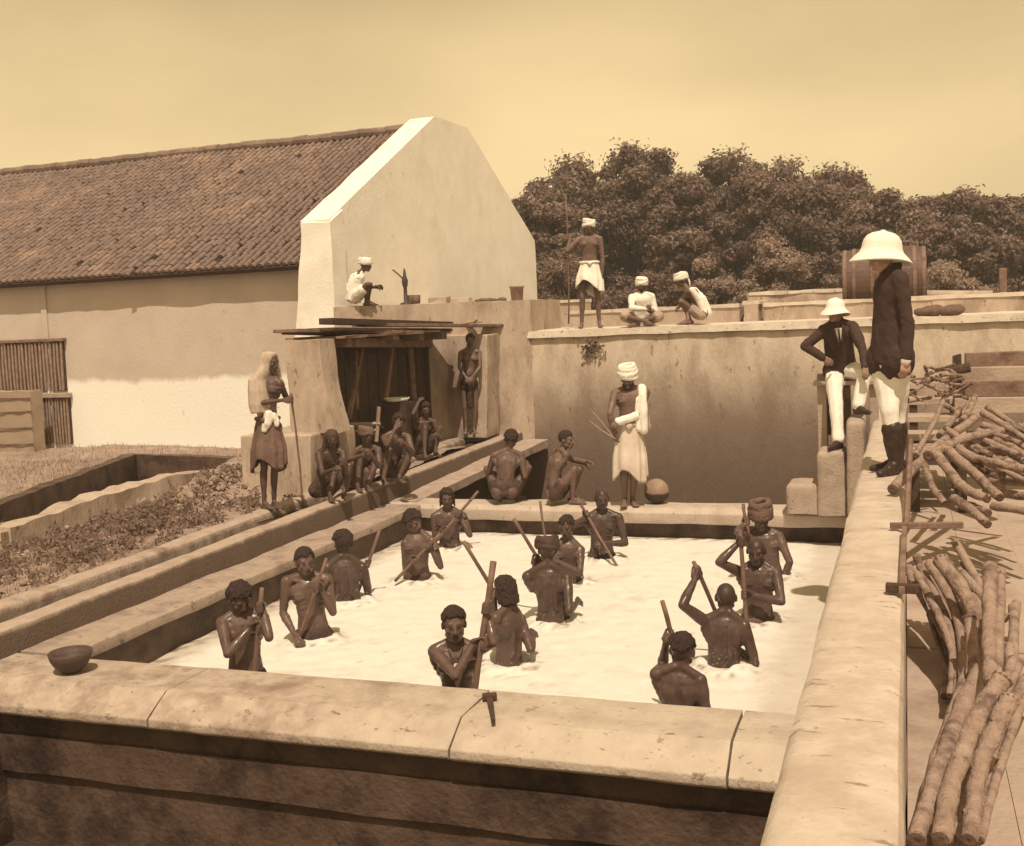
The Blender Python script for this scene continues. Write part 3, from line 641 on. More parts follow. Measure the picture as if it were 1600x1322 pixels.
# ================================================================== PEOPLE
def _sphere(seg=10, rings=6):
    V = [(0, 0, -1.0)]
    for i in range(1, rings):
        p = -math.pi/2+math.pi*i/rings
        for k in range(seg): a = 2*math.pi*k/seg; V.append((math.cos(p)*math.cos(a), math.cos(p)*math.sin(a), math.sin(p)))
    V.append((0, 0, 1.0)); F = []; n = len(V)-1
    for k in range(seg): F.append((0, 1+(k+1) % seg, 1+k))
    for i in range(rings-2):
        for k in range(seg): F.append((1+i*seg+k, 1+i*seg+(k+1) % seg, 1+(i+1)*seg+(k+1) % seg, 1+(i+1)*seg+k))
    for k in range(seg): F.append((n, 1+(rings-2)*seg+k, 1+(rings-2)*seg+(k+1) % seg))
    return np.array(V), F
SPH = _sphere(14, 9); SPL = _sphere(7, 5)
class Flesh(Geo):
    def ball(self, c, r, low=False):
        V, F = SPL if low else SPH; return self.add(V*r+np.asarray(c, float), F)
    def ell(self, c, ax, r):
        V, F = SPH; return self.add((V*np.asarray(r, float))@np.asarray(ax, float)+np.asarray(c, float), F)   # rows of ax = local axes
    def cap(self, a, b, ra, rb, seg=10):
        a = np.asarray(a, float); b = np.asarray(b, float); t = b-a; Ln = np.linalg.norm(t)
        if Ln < 1e-5: return self.ball(a, ra)
        t /= Ln; q = np.array([0, 0, 1.0]) if abs(t[2]) < .9 else np.array([1.0, 0, 0]); u = unit(np.cross(q, t)); w = np.cross(t, u)
        rows = [(-ra, 0.0)]+[(-ra*math.cos(x), ra*math.sin(x)) for x in (.4, .8, 1.2)]+[(0, ra), (Ln, rb)]+[(Ln+rb*math.sin(x), rb*math.cos(x)) for x in (.4, .8, 1.2)]+[(Ln+rb, 0)]
        V = [a+t*rows[0][0]]; F = []
        for h, r in rows[1:-1]:
            for k in range(seg): an = 2*math.pi*k/seg; V.append(a+t*h+r*(math.cos(an)*u+math.sin(an)*w))
        V.append(a+t*rows[-1][0]); m_ = len(rows)-2
        for k in range(seg): F.append((0, 1+(k+1) % seg, 1+k))
        for i in range(m_-1):
            for k in range(seg): F.append((1+i*seg+k, 1+i*seg+(k+1) % seg, 1+(i+1)*seg+(k+1) % seg, 1+(i+1)*seg+k))
        e = len(V)-1
        for k in range(seg): F.append((e, 1+(m_-1)*seg+k, 1+(m_-1)*seg+(k+1) % seg))
        return self.add(V, F)
    def chain(self, pts, rads):
        for i in range(len(pts)-1): self.cap(pts[i], pts[i+1], rads[i], rads[i+1])
        return self
    def loft(self, st, seg=22):
        """st: (centre, u, v, ru, rv) stations"""
        V = []; F = []; n = len(st)
        for c, u, v, ru, rv in st:
            for k in range(seg):
                a = 2*math.pi*k/seg; ca, sa = math.cos(a), math.sin(a)
                V.append(np.asarray(c)+ru*np.sign(ca)*abs(ca)**.9*u+rv*np.sign(sa)*abs(sa)**.9*v)
        for i in range(n-1):
            for k in range(seg): F.append((i*seg+k, i*seg+(k+1) % seg, (i+1)*seg+(k+1) % seg, (i+1)*seg+k))
        F += [tuple(range(seg))[::-1], tuple(range((n-1)*seg, n*seg))]
        return self.add(V, F)
def fuse(fl, name, voxel=.009, smooth=2, disp=None):
    """one continuous surface out of the overlapping muscle shapes"""
    me = fl.me(name); bm = bmesh.new(); bm.from_mesh(me); bmesh.ops.recalc_face_normals(bm, faces=bm.faces[:]); bm.to_mesh(me); bm.free()
    o = bpy.data.objects.new(name, me); COL.objects.link(o)
    r = o.modifiers.new('r', 'REMESH'); r.mode = 'VOXEL'; r.voxel_size = voxel
    dg = bpy.context.evaluated_depsgraph_get(); dg.update(); ev = o.evaluated_get(dg)
    out = bpy.data.meshes.new_from_object(ev); bpy.data.objects.remove(o); bpy.data.meshes.remove(me)
    nv = len(out.vertices); co = np.empty(nv*3); out.vertices.foreach_get('co', co); co = co.reshape(-1, 3)
    ne = len(out.edges); ed = np.empty(ne*2, int); out.edges.foreach_get('vertices', ed); ed = ed.reshape(-1, 2)
    deg = np.bincount(ed.ravel(), minlength=nv)[:, None].clip(1)
    for it in range(smooth):
        for lam in (.55, -.38):
            s = np.stack([np.bincount(ed[:, 0], co[ed[:, 1], k], nv)+np.bincount(ed[:, 1], co[ed[:, 0], k], nv) for k in range(3)], 1)
            co = co+lam*(s/deg-co)
    if disp is not None:
        out.vertices.foreach_set('co', co.ravel()); out.update()
        nn = np.empty(nv*3); out.vertices.foreach_get('normal', nn); nn = nn.reshape(-1, 3)
        co = co+nn*disp(co, nn)[:, None]
    out.vertices.foreach_set('co', co.ravel()); out.update(); out.name = name
    out.polygons.foreach_set('use_smooth', [True]*len(out.polygons))
    return out, co
def folds(amp, scale, seed, stretch=(1, 1, .35)):
    st = np.array(stretch); return lambda co, nn: amp*vnoise(co*st, scale, seed, 3)
def paint(me, co, spots):
    v = np.zeros(len(co))
    for c, r, a in spots:
        d = np.linalg.norm(co-c, axis=1); v = np.maximum(v, a*np.clip(1.6-d/r*1.1, 0, 1))
    at = me.attributes.new('paint', 'FLOAT', 'POINT'); at.data.foreach_set('value', v)

class Figure:
    """a figure posed from its joints; joints given as points in the photograph plus a distance (o, metres, positive = farther)
    measured from the vertical plane through its base"""
    def __init__(s, base_px, plane, scale=1.0, y=None):
        s.B = onz(base_px, plane) if y is None else ony(base_px, y)
        h = s.B-CAM; h[2] = 0; s.h = unit(h); s.r = unit(np.cross(s.h, UP)); s.s = scale; s.J = {}
    def at(s, px, o=0.0):
        d = ray(px); t = ((s.B-CAM)@s.h+o)/(d@s.h); return CAM+d*t
    def rel(s, p, r=0, h=0, z=0): return np.asarray(p)+s.r*r+s.h*h+UP*z
    def dirv(s, yaw, pitch=0):
        """yaw 0 = towards the viewer, 90 = to the right of the picture; pitch positive = up"""
        y = math.radians(yaw); p = math.radians(pitch); return unit((-s.h*math.cos(y)+s.r*math.sin(y))*math.cos(p)+UP*math.sin(p))
    def ik(s, a, c, l1, l2, hint_px=None, hint=None):
        a = np.asarray(a); c = np.asarray(c); d = c-a; D = np.linalg.norm(d)
        if D > (l1+l2)*.995: k = D/((l1+l2)*.995); l1 *= k; l2 *= k
        D = max(D, abs(l1-l2)+.02); u = unit(d); x = (l1*l1-l2*l2+D*D)/(2*D); rr = math.sqrt(max(l1*l1-x*x, 0)); c0 = a+u*x
        q = np.array([0, 0, 1.0]) if abs(u[2]) < .9 else np.array([1.0, 0, 0]); e1 = unit(np.cross(u, q)); e2 = np.cross(u, e1); best = None
        for k in range(72):
            an = 2*math.pi*k/72; p = c0+rr*(math.cos(an)*e1+math.sin(an)*e2)
            cost = 0
            if hint_px is not None: cost += np.linalg.norm(proj(p)-np.array(hint_px))/FPX*np.linalg.norm(s.B-CAM)
            if hint is not None: cost -= .35*((p-c0)@unit(hint))
            if best is None or cost < best[0]: best = (cost, p)
        return best[1]

def build_hand(fl, wr, el, s, side, mode, axis=None, palm=None):
    """palm, four unequal fingers with knuckle bends and a thumb. mode: 'grip' round axis, 'open', 'rest'"""
    f = unit(wr-el)
    if mode == 'grip':
        ax = unit(axis[1]); G = axis[0]; rs = axis[2]
        n = G-wr; n = n-ax*(n@ax); n = unit(n) if np.linalg.norm(n) > .005 else unit(np.cross(ax, f))   # from wrist towards the stick
        b = np.cross(ax, n)*side
        R = rs+.0085*s
        pc = G-n*(rs+.014*s)+b*.008
        for k, off in enumerate((-.031, -.0105, .0105, .030)):
            base = G+ax*off*s-n*(rs+.012*s)-b*.018*s
            fl.cap(wr+ax*off*.45*s, base, .0155*s, .0125*s)
            ln = (2.6, 2.9, 2.75, 2.3)[k]; pts = []
            for j in range(5):
                a = -2.3+ln*1.25*j/4
                pts.append(G+ax*off*s+R*(math.cos(a)*n+math.sin(a)*b*1.0))
            pts[0] = base
            for j in range(4): fl.cap(pts[j], pts[j+1], .0102*s-.0006*j, .0098*s-.0006*j)
        t0 = wr+ax*.02*s*1.0+b*.02*s; t1 = G+ax*.045*s-n*.006+b*.020*s; t2 = G+ax*.052*s+n*(R*.9)+b*.004
        fl.cap(t0, t1, .015*s, .012*s); fl.cap(t1, t2, .0115*s, .0095*s)
    else:
        pn = unit(palm) if palm is not None else np.array([0, 0, -1.0])
        pn = unit(pn-f*(pn@f)); sd = np.cross(f, pn)*side       # sd: towards the thumb
        curl = .35 if mode == 'open' else .75
        lens = (.062, .072, .066, .052)
        for k in range(4):
            off = (.030, .010, -.010, -.029)[k]*s
            kn = wr+f*(.088-.006*abs(k-1.2))*s+sd*off
            fl.cap(wr+f*.012+sd*off*.55, kn, .0165*s, .0125*s)
            p = kn; d = f; Lk = lens[k]*s
            for j, fr in enumerate((.45, .32, .25)):
                d = unit(d*math.cos(curl*.8)+pn*math.sin(curl*.8)); q = p+d*Lk*fr; fl.cap(p, q, (.0102-.0008*j)*s, (.0096-.0008*j)*s); p = q
        t0 = wr+f*.025*s+sd*.022*s; t1 = wr+f*.062*s+sd*.048*s+pn*.010*s; t2 = t1+unit(f*.8+sd*.25+pn*.35)*.036*s
        fl.cap(t0, t1, .015*s, .0115*s); fl.cap(t1, t2, .011*s, .009*s)

def build_person(fg, spec):
    """spec keys: label, group, hair, skin, neck, head, face=(yaw,pitch), shR, shL, armR, armL, pelvis, legs, clothes, stick"""
    s = fg.s; J = fg.J; sk = spec.get('skin', M_skin)
    thin = spec.get('thin', 1.0); und = spec.get('under', 1.0)
    neck = J['neck']; pel = J['pelvis']; up = unit(neck-pel)
    shR, shL = J['shR'], J['shL']; su = unit(shL-shR); su = unit(su-up*(su@up)*.6)
    hipax = J.get('hipax'); hipax = unit(su-UP*(su@UP)) if hipax is None else unit(hipax)
    front = unit(np.cross(su, up)); frl = unit(np.cross(hipax, up)); hunch = spec.get('hunch', 0.0)
    fl = Flesh(); T = np.linalg.norm(neck-pel)
    def sp(t): return pel+(neck-pel)*t-front*hunch*math.sin(math.pi*min(max(t, 0), 1))*s
    st = []
    for t, w, d in [(-.16, .075, .06), (-.12, .115, .08), (0, .145, .098), (.18, .132, .088), (.36, .118, .080), (.52, .124, .088), (.68, .140, .098), (.80, .148, .100), (.90, .140, .086), (.97, .105, .068), (1.03, .055, .048)]:
        k = min(max(t, 0), 1); ax = unit(hipax*(1-k)+su*k); fr = unit(np.cross(ax, up))
        st.append((sp(t), ax, -fr, w*s*thin*und, d*s*thin*und))
    fl.loft(st)
    ch = sp(.74)
    for q in ((-1, 1) if und == 1.0 else ()):
        e = np.stack([su, front, up])
        fl.ell(ch+su*q*.068*s+front*.062*s, e, (.070*s, .040*s, .052*s))                    # pectorals
        fl.ell(sp(.72)+su*q*.078*s-front*.066*s, e, (.052*s, .030*s, .075*s))               # shoulder blades
        fl.cap(sp(.30)+su*q*.045*s-front*.070*s, sp(.75)+su*q*.035*s-front*.078*s, .026*s, .030*s)    # long back muscles
        fl.cap(sp(.62)+su*q*.095*s-front*.02*s, (shL if q > 0 else shR)-up*.05*s, .045*s, .040*s)     # flank to armpit
        sh = shL if q > 0 else shR
        fl.cap(sp(1.0)+su*q*.03*s+up*.035*s-front*.02*s, sh+up*.012*s, .036*s, .040*s)      # trapezius
        fl.cap(sp(.97)+front*.045*s+su*q*.02*s, sh+front*.02*s+up*.02*s, .013*s, .014*s)    # collar bone
    fl.ell(sp(.30)+front*.052*s, np.stack([hipax, front, up]), (.075*s, .040*s, .085*s))    # belly
    # arms
    for q, sh, el, wr in ((-1, shR, J['elR'], J['wrR']), (1, shL, J['elL'], J['wrL'])):
        a = thin*und
        fl.ball(sh, .052*s*a)
        u = el-sh; fl.chain([sh, sh+u*.25, sh+u*.55, el], [.050*s*a, .049*s*a, .043*s*a, .034*s*a])
        v = wr-el; fl.chain([el, el+v*.25, el+v*.65, wr], [.035*s*a, .040*s*a, .031*s*a, .0235*s*a])
        hd = spec.get('handR' if q < 0 else 'handL', ('rest', None))
        if hd[0] == 'grip': build_hand(fl, wr, el, s, q, 'grip', axis=hd[1])
        elif hd[0] != 'none': build_hand(fl, wr, el, s, q, hd[0], palm=hd[1] if hd[1] is not None else pel-wr)
    # legs
    for q, hp, kn, an, td in ((-1, J['hipR'], J['knR'], J['anR'], J['toeR']), (1, J['hipL'], J['knL'], J['anL'], J['toeL'])):
        a = thin*und; fl.ball(hp-frl*.03*s, .095*s*a)
        u = kn-hp; fl.chain([hp, hp+u*.3, hp+u*.7, kn], [.084*s*a, .078*s*a, .060*s*a, .050*s*a])
        bk = unit(np.cross(unit(an-kn), np.cross(unit(kn-hp)+1e-3*frl, unit(an-kn)))) if np.linalg.norm(np.cross(kn-hp, an-kn)) > .01 else frl
        v = an-kn; fl.chain([kn, kn+v*.28-td*.012*s, kn+v*.65-td*.006*s, an], [.047*s*a, .052*s*a, .038*s*a, .030*s*a])
        sd = unit(np.cross(td, UP)); heel = an-td*.035*s-UP*.048*s; ball_ = an+td*.125*s-UP*.056*s
        fk_ = .6 if spec.get('shod') else 1.0; fl.cap(heel, an+td*.02*s-UP*.01*s, .028*s*fk_, .03*s*fk_); fl.cap(heel, ball_+sd*.018*s*fk_, .027*s*fk_, .021*s*fk_); fl.cap(heel, ball_-sd*.020*s*fk_, .027*s*fk_, .020*s*fk_); fl.cap(an+td*.02*s-UP*.005*s, ball_, .028*s*fk_, .020*s*fk_)
        for k in range(0 if spec.get('shod') else 5):
            o_ = (k-2)*.0165*s; b0 = ball_+sd*o_; fl.cap(b0, b0+td*(.055-.006*abs(k-2+q*1.0))*s-UP*.004, .0112*s, .010*s)
    # head
    hc = J['head']; f = unit(J['face']); hu = J.get('headup'); hu = UP+unit(hc-neck)*.35 if hu is None else hu
    hu = unit(hu-f*(hu@f)); hs = np.cross(hu, f); E_ = np.stack([hs, f, hu]); k = s*spec.get('headscale', 1.0)
    def hp_(x, y, z): return hc+(hs*x+f*y+hu*z)*k
    fl.cap(neck+up*.0-front*.004, hp_(0, -.018, -.05), .051*s, .047*k)
    for q in (-1, 1): fl.cap(hp_(q*.05, -.03, -.03), neck+front*.03*s+su*q*.02*s, .016*k, .014*s)
    fl.ell(hp_(0, -.012, .028), E_, (.073*k, .093*k, .084*k))
    fl.ell(hp_(0, .030, -.035), E_, (.055*k, .056*k, .070*k))
    fl.ell(hp_(0, .060, -.088), E_, (.026*k, .024*k, .020*k))
    fl.cap(hp_(-.038, .070, .026), hp_(.038, .070, .026), .014*k, .014*k)
    fl.cap(hp_(0, .085, .018), hp_(0, .103, -.024), .009*k, .0135*k)
    for q in (-1, 1):
        fl.ball(hp_(q*.012, .096, -.030), .0095*k); fl.ball(hp_(q*.042, .060, -.018), .021*k); fl.ball(hp_(q*.030, .071, .004), .0135*k)
        fl.cap(hp_(q*.050, .01, -.06), hp_(q*.018, .065, -.088), .017*k, .016*k)
        fl.ell(hp_(q*.076, -.008, -.004), E_, (.011*k, .019*k, .031*k))
    fl.cap(hp_(-.018, .084, -.051), hp_(.018, .084, -.051), .0095*k, .0095*k); fl.cap(hp_(-.015, .081, -.065), hp_(.015, .081, -.065), .0105*k, .0105*k)
    root = empty('person', tuple(fg.B if 'root' not in spec else spec['root'])); tag(root, spec['label'], 'person', spec.get('group'))
    def muscle(co, nn):
        rel_ = co-pel; t_ = (rel_@up)/T; lat = rel_@su; rad_ = np.linalg.norm(rel_-np.outer(rel_@up, up), axis=1)
        win = np.clip((t_-.46)/.08, 0, 1)*np.clip((.80-t_)/.06, 0, 1)*(rad_ < .19*s)*np.clip((np.abs(lat)-.035)/.04, 0, 1)*np.clip((nn@front)+.75, 0, 1)
        d = .0030*win*np.sin(t_*2*math.pi*11+np.abs(lat)*25)
        d -= .006*np.exp(-(lat/.012)**2)*(t_ > .08)*(t_ < .88)*(rad_ < .16*s)           # spine furrow and breast line
        d += .0018*vnoise(co, 26, 31, 2)
        hd_ = np.linalg.norm(co-J['head'], axis=1) < .15*s
        return np.where(hd_, 0, d)
    me, co = fuse(fl, 'body', spec.get('voxel', .0085), 1, muscle if und == 1.0 else None)
    spots = []
    for q in (-1, 1):
        spots += [(hp_(q*.031, .083, .005), .010*k, .8), (hp_(q*.022, .086, .030), .007*k, .5), (hp_(q*.038, .082, .030), .007*k, .5)]
    spots += [(hp_(0, .094, -.0575), .008*k, .7), (hp_(.014, .09, -.0575), .007*k, .7), (hp_(-.014, .09, -.0575), .007*k, .7)]
    if spec.get('stubble'): spots.append((hp_(0, -.02, .055), .09*k, .45))
    if spec.get('beard') == 'paint': spots += [(hp_(0, .07, -.085), .035*k, .9), (hp_(.04, .04, -.06), .035*k, .9), (hp_(-.04, .04, -.06), .035*k, .9)]
    paint(me, co, spots)
    link('body', me, root, sk)
    # hair
    hk = spec.get('hair'); rs = np.random.default_rng(abs(hash(spec['label'])) % 2**31 if False else sum(map(ord, spec['label'])))
    if hk in ('short', 'bushy', 'long', 'crop'):
        hf = Flesh(); th = {'crop': .003, 'short': .005, 'bushy': .018, 'long': .010}[hk]
        for i in range(520):
            v = rs.normal(size=3); v /= np.linalg.norm(v)
            if v[2] < -.55 or (v[1] > .45 and v[2] < .50) or (v[2] < .02 and v[1] > -.15) or (hk == 'crop' and (v[2] < .12 and v[1] > -.75 or v[2] < -.15)): continue
            c = hp_(v[0]*.074, -.012+v[1]*.094, .030+v[2]*.086); n = hs*v[0]+f*v[1]+hu*v[2]
            hf.ball(c+n*rs.uniform(0, th)*k, rs.uniform(.011, .017)*k*(1.2 if hk == 'bushy' else 1), True)
        if hk == 'long':
            for i in range(60):
                a = rs.uniform(-1.9, 1.9); z0 = rs.uniform(-.02, .03); p0 = hp_(math.sin(a)*.078, -.012-math.cos(a)*.09, z0)
                p1 = hp_(math.sin(a)*.088, -.02-math.cos(a)*.085, -.06-rs.uniform(0, .045)); hf.cap(p0, p1, .013*k, .008*k, 6)
        me, co = fuse(hf, 'hair', .0075, 2, folds(.003, 60, 3, (1, 1, 1))); link('hair', me, root, M_hair)
    elif hk in ('turban', 'turban_big', 'headcloth'):
        hf = Flesh(); big = {'turban': 1.0, 'turban_big': 1.55, 'headcloth': .8}[hk]
        hf.ell(hp_(0, -.016, .052), E_, (.084*k, .100*k, .075*k))
        for w in range(7):
            tl = rs.uniform(-.30, .30); zz = .028+.013*w*big; rr = 1.0-(.05*max(0, w-3)); tube = (.020+.007*big)*k*rs.uniform(.85, 1.1)
            pts = []
            for j in range(19):
                a = 2*math.pi*j/18; x = math.cos(a)*(.079+.010*big)*rr; y = math.sin(a)*(.097+.010*big)*rr
                pts.append(hp_(x, y-.014, zz+tl*x*.8+.02*math.sin(a+w)*(.6)-.12*y*.3+(.012 if y < 0 else 0)))
            for j in range(18): hf.cap(pts[j], pts[j+1], tube, tube, 7)
        if spec.get('tail'): hf.chain([hp_(.02, -.11, .05), hp_(.03, -.13, -.05), hp_(.03, -.12, -.13)], [.022*k, .018*k, .010*k])
        me, co = fuse(hf, 'turban', .008, 1, folds(.003, 55, 5, (1, 1, 2.2))); link('turban', me, root, spec.get('turbanmat', M_cloth))
    elif hk == 'hood':
        hf = Flesh(); hf.ell(hp_(0, -.022, .026), E_, (.096*k, .108*k, .100*k))
        for q in (-1, 0, 1):
            hf.cap(hp_(q*.075, -.03 if q else -.09, 0), hp_(q*.095, -.04 if q else -.11, -.13), .028*k, .035*k); hf.cap(hp_(q*.095, -.04 if q else -.11, -.13), J['shL']*(q > 0)+J['shR']*(q < 0)+(neck-front*.06)*(q == 0), .035*k, .045*k)
        me, co = fuse(hf, 'hood', .009, 2, folds(.005, 26, 6)); link('hood', me, root, spec.get('hoodmat', M_darkcloth))
    elif hk == 'helmet':
        hh = spec.get('helmet', 1.0)*k; c = hp_(0, -.012, .02); ax = unit(UP-unit(f*[1, 1, 0])*spec.get('helmtilt', .06)); g = Geo()
        prof = [(.172, -.040), (.166, -.046), (.150, -.030), (.118, -.004), (.098, .010)]
        outer = [(.113, .036), (.110, .062), (.103, .090), (.088, .115), (.062, .134), (.026, .144), (.014, .147), (.013, .153), (.003, .155)]
        out2 = [(.176, -.040), (.174, -.034), (.150, -.010), (.122, .014)]
        pr = [(r*hh, z*hh) for r, z in ([(.085, .0)]+prof[::-1]+out2+outer)]
        sg = 36; V = []; F = []
        for r, z in pr:
            for j in range(sg):
                a = 2*math.pi*j/sg; dn = -.030*hh*max(0, r/hh-.11)/.06*abs(math.cos(a))**2*spec.get('droop', 1.0)   # brim dips front and back
                V.append(c+ax*(z+dn)+r*(1.17*math.cos(a)*unit(f-ax*(f@ax))+math.sin(a)*np.cross(ax, f)))
        for i in range(len(pr)-1):
            for j in range(sg): F.append((i*sg+j, i*sg+(j+1) % sg, (i+1)*sg+(j+1) % sg, (i+1)*sg+j))
        F += [tuple(range(sg))[::-1], tuple(range((len(pr)-1)*sg, len(pr)*sg))]
        g.add(V, F); g.build('pith_helmet', M_helmet, root, smooth=True)
        hf = Flesh()
        for i in range(90):
            v = rs.normal(size=3); v /= np.linalg.norm(v)
            if v[2] < -.6 or v[2] > .3 or v[1] > -.1: continue
            hf.ball(hp_(v[0]*.074, -.012+v[1]*.094, .030+v[2]*.086), .02*k, True)
        me, co = fuse(hf, 'hair', .009, 1); link('hair', me, root, M_hair)
    if spec.get('beard') == 'full':
        hf = Flesh()
        for i in range(60):
            a = rs.uniform(-1.5, 1.5); hf.ball(hp_(math.sin(a)*.058, .012+math.cos(a)*.055, -.06-rs.uniform(0, .055)*math.cos(a)), .017*k, True)
        for q in (-1, 1): hf.cap(hp_(0, .098, -.042), hp_(q*.034, .078, -.052), .009*k, .008*k)
        me, co = fuse(hf, 'beard', .008, 1); link('beard', me, root, M_hair)
    if spec.get('pendant'):
        g = Geo(); c_ = sp(.80)+front*.125*s; g.lathe([(.001, -.004), (.018, -.003), (.018, .003), (.001, .004)], c_, 14, axis=front); g.build('pendant', M_cloth, root)
        for q in (-1, 1): Geo().tube([c_+up*.015, sp(.93)+front*.10*s+su*q*.035*s, sp(1.02)+su*q*.058*s+front*.02*s], .003, 5).build('neck_cord', M_hair, root)
    # clothes
    for c in spec.get('clothes', []):
        kind, mt = c[0], c[1]; par = c[2] if len(c) > 2 else {}
        if kind == 'loincloth':
            hf = Flesh(); hf.loft([(sp(t), hipax, -frl, w*s*thin, d*s*thin) for t, w, d in [(-.20, .10, .09), (-.15, .150, .118), (-.05, .160, .118), (.05, .160, .116), (.12, .150, .108), (.15, .132, .094)]])
            for q, hp, kn in ((-1, J['hipR'], J['knR']), (1, J['hipL'], J['knL'])): hf.cap(hp, hp+(kn-hp)*par.get('leg', .3), .105*s*thin, .10*s*thin)
            if par.get('tail'): p = sp(-.02)+frl*.11*s; hf.chain([p, p-UP*.18*s+frl*.02, p-UP*par['tail']*s], [.055*s, .06*s, .05*s])
            me, co = fuse(hf, 'loincloth', .01, 2, folds(.007, 22, 8, (1, 1, .7))); link('loincloth', me, root, mt)
        elif kind == 'dhoti':
            # wrapped skirt: pleated sheet hung from the waist round both legs
            ln = par.get('len', .52)*s; V = []; F = []; seg = 72; rows = 22; asym = par.get('asym', 0)
            legs = np.array([J['knR'], J['knL']]); hips = np.array([J['hipR'], J['hipL']]); wz = sp(.16)
            for layer in (0, 1):
                for i in range(rows):
                    t = i/(rows-1)
                    for j in range(seg):
                        a = 2*math.pi*j/seg; wob = .5+.5*math.sin(a*9+1.7*math.sin(a*2+t))
                        ru = (.142+.075*min(1, t*1.6)*par.get('full', 1))*s*thin; rv = (.108+.055*min(1, t*1.6)*par.get('full', 1))*s*thin
                        amp = (.006+.030*t)*s; rr_ = 1+0*a
                        mid = (1-min(1, t*1.2))*wz+min(1, t*1.2)*((hips.mean(0)+(legs.mean(0)-hips.mean(0))*min(1, t*ln/(.42*s)))*[1, 1, 0]+wz*[0, 0, 1])
                        zz = wz[2]-ln*t*(1+asym*math.cos(a-.6)-.10*math.sin(a*3+1)*t-par.get('arch', .12)*t*max(0, math.cos(a+math.pi/2)))
                        p = np.array([mid[0], mid[1], zz])+hipax*math.cos(a)*(ru+amp*wob-layer*.008)+(-frl)*math.sin(a)*(rv+amp*wob-layer*.008)
                        V.append(p)
            n = rows*seg
            for i in range(rows-1):
                for j in range(seg):
                    j2 = (j+1) % seg; F.append((i*seg+j, (i+1)*seg+j, (i+1)*seg+j2, i*seg+j2)); F.append((n+i*seg+j, n+i*seg+j2, n+(i+1)*seg+j2, n+(i+1)*seg+j))
            for j in range(seg):
                j2 = (j+1) % seg; F.append(((rows-1)*seg+j, n+(rows-1)*seg+j, n+(rows-1)*seg+j2, (rows-1)*seg+j2)); F.append((j, j2, n+j2, n+j))
            link('dhoti', mesh('dhoti', V, F), root, mt, smooth=True)
            hf = Flesh(); pts = [sp(.155)+hipax*math.cos(2*math.pi*j/20)*.150*s*thin-frl*math.sin(2*math.pi*j/20)*.116*s*thin for j in range(21)]
            for j in range(20): hf.cap(pts[j], pts[j+1], .024*s, .024*s, 7)
            hf.ball(sp(.12)+frl*.13*s, .04*s); me, co = fuse(hf, 'waistband', .009, 2, folds(.004, 50, 9, (1, 1, 1))); link('waistband', me, root, mt)
        elif kind in ('shirt', 'coat'):
            coat = kind == 'coat'; e = 1.18 if coat else 1.13; low = par.get('low', -.22); hf = Flesh()
            ss = [(low, .165 if coat else .16, .125), (-.1, .168, .125), (0, .165, .125), (.2, .158, .118), (.4, .150, .112), (.6, .150, .112), (.8, .162, .115), (.9, .152, .102), (.97, .115, .08), (1.05, .066, .062)]
            L_ = []
            for t, w, d in ss:
                k_ = min(max(t, 0), 1); ax_ = unit(hipax*(1-k_)+su*k_); fr_ = unit(np.cross(ax_, up)); L_.append((sp(t), ax_, -fr_, w*s*thin*1.10, d*s*thin*1.12))
            hf.loft(L_)
            if coat:
                for q, hp, kn in ((-1, J['hipR'], J['knR']), (1, J['hipL'], J['knL'])): hf.cap(hp, hp+(kn-hp)*par.get('skirt', .18), .130*s, .125*s)
            for q, sh, el, wr in ((-1, shR, J['elR'], J['wrR']), (1, shL, J['elL'], J['wrL'])):
                w_ = el+(wr-el)*par.get('sleeve', .93); ek = 1.0 if coat else .9
                hf.chain([sh, sh+(el-sh)*.5, el, w_], [.068*s*ek, .061*s*ek, .056*s*ek, .044*s*ek]); hf.cap(sp(1.0)+su*q*.03*s+up*.02*s, sh+up*.01*s, .046*s, .052*s)
                hf.cap(sp(.66)+su*q*.095*s, sh-up*.06*s, .05*s, .05*s)
            if coat:
                for j in range(14):      # collar
                    a = 2*math.pi*j/14; hf.ball(sp(1.05)+su*math.cos(a)*.066*s-front*math.sin(a)*.062*s+up*(.03-.04*max(0, -math.sin(a)))*s, .018*s)
            def fo(co, nn, sd_=par.get('seed', 3)):
                d = .010*vnoise(co*np.array([1, 1, .45]), 15, sd_, 3)
                for q, el in ((-1, J['elR']), (1, J['elL'])):
                    r_ = np.linalg.norm(co-el, axis=1); d += .003*np.exp(-(r_/.07)**2)*np.sin(co[:, 2]*120+co[:, 0]*90+3*np.sin(co[:, 1]*40))
                return d
            me, co = fuse(hf, 'jacket' if coat else 'shirt', .010, 2, fo); jo = link('jacket' if coat else 'shirt', me, root, mt)
            if coat and par.get('vee'):
                # shirt front, tie, lapels
                pf_ = front
                q0 = sp(.97)+pf_*.106*s; q1 = sp(.60)+pf_*.142*s
                V = [q0-su*.045*s, q0+su*.045*s, q1, q0-su*.045*s-pf_*.04, q0+su*.045*s-pf_*.04, q1-pf_*.04]
                V = [v+pf_*.012 for v in V]
                link('shirt_front', mesh('shirt_front', V, [(0, 2, 1), (3, 4, 5), (0, 1, 4, 3), (1, 2, 5, 4), (2, 0, 3, 5)]), root, M_cloth)
                g = Geo(); g.tube([q0+pf_*.018+up*.0, q0+pf_*.026-up*.03, q1+pf_*.016+up*.02], [.013, .009, .014], 6); g.build('necktie', M_coat, root, smooth=True)
                hf = Flesh(); 
                for q in (-1, 1): hf.chain([q0+su*q*.052*s-pf_*.02*s+up*.03*s, q0+su*q*.056*s+pf_*.008, q1+su*q*.012+pf_*.012], [.014, .02, .011])
                me, co = fuse(hf, 'lapel', .008, 1); link('lapel', me, root, mt)
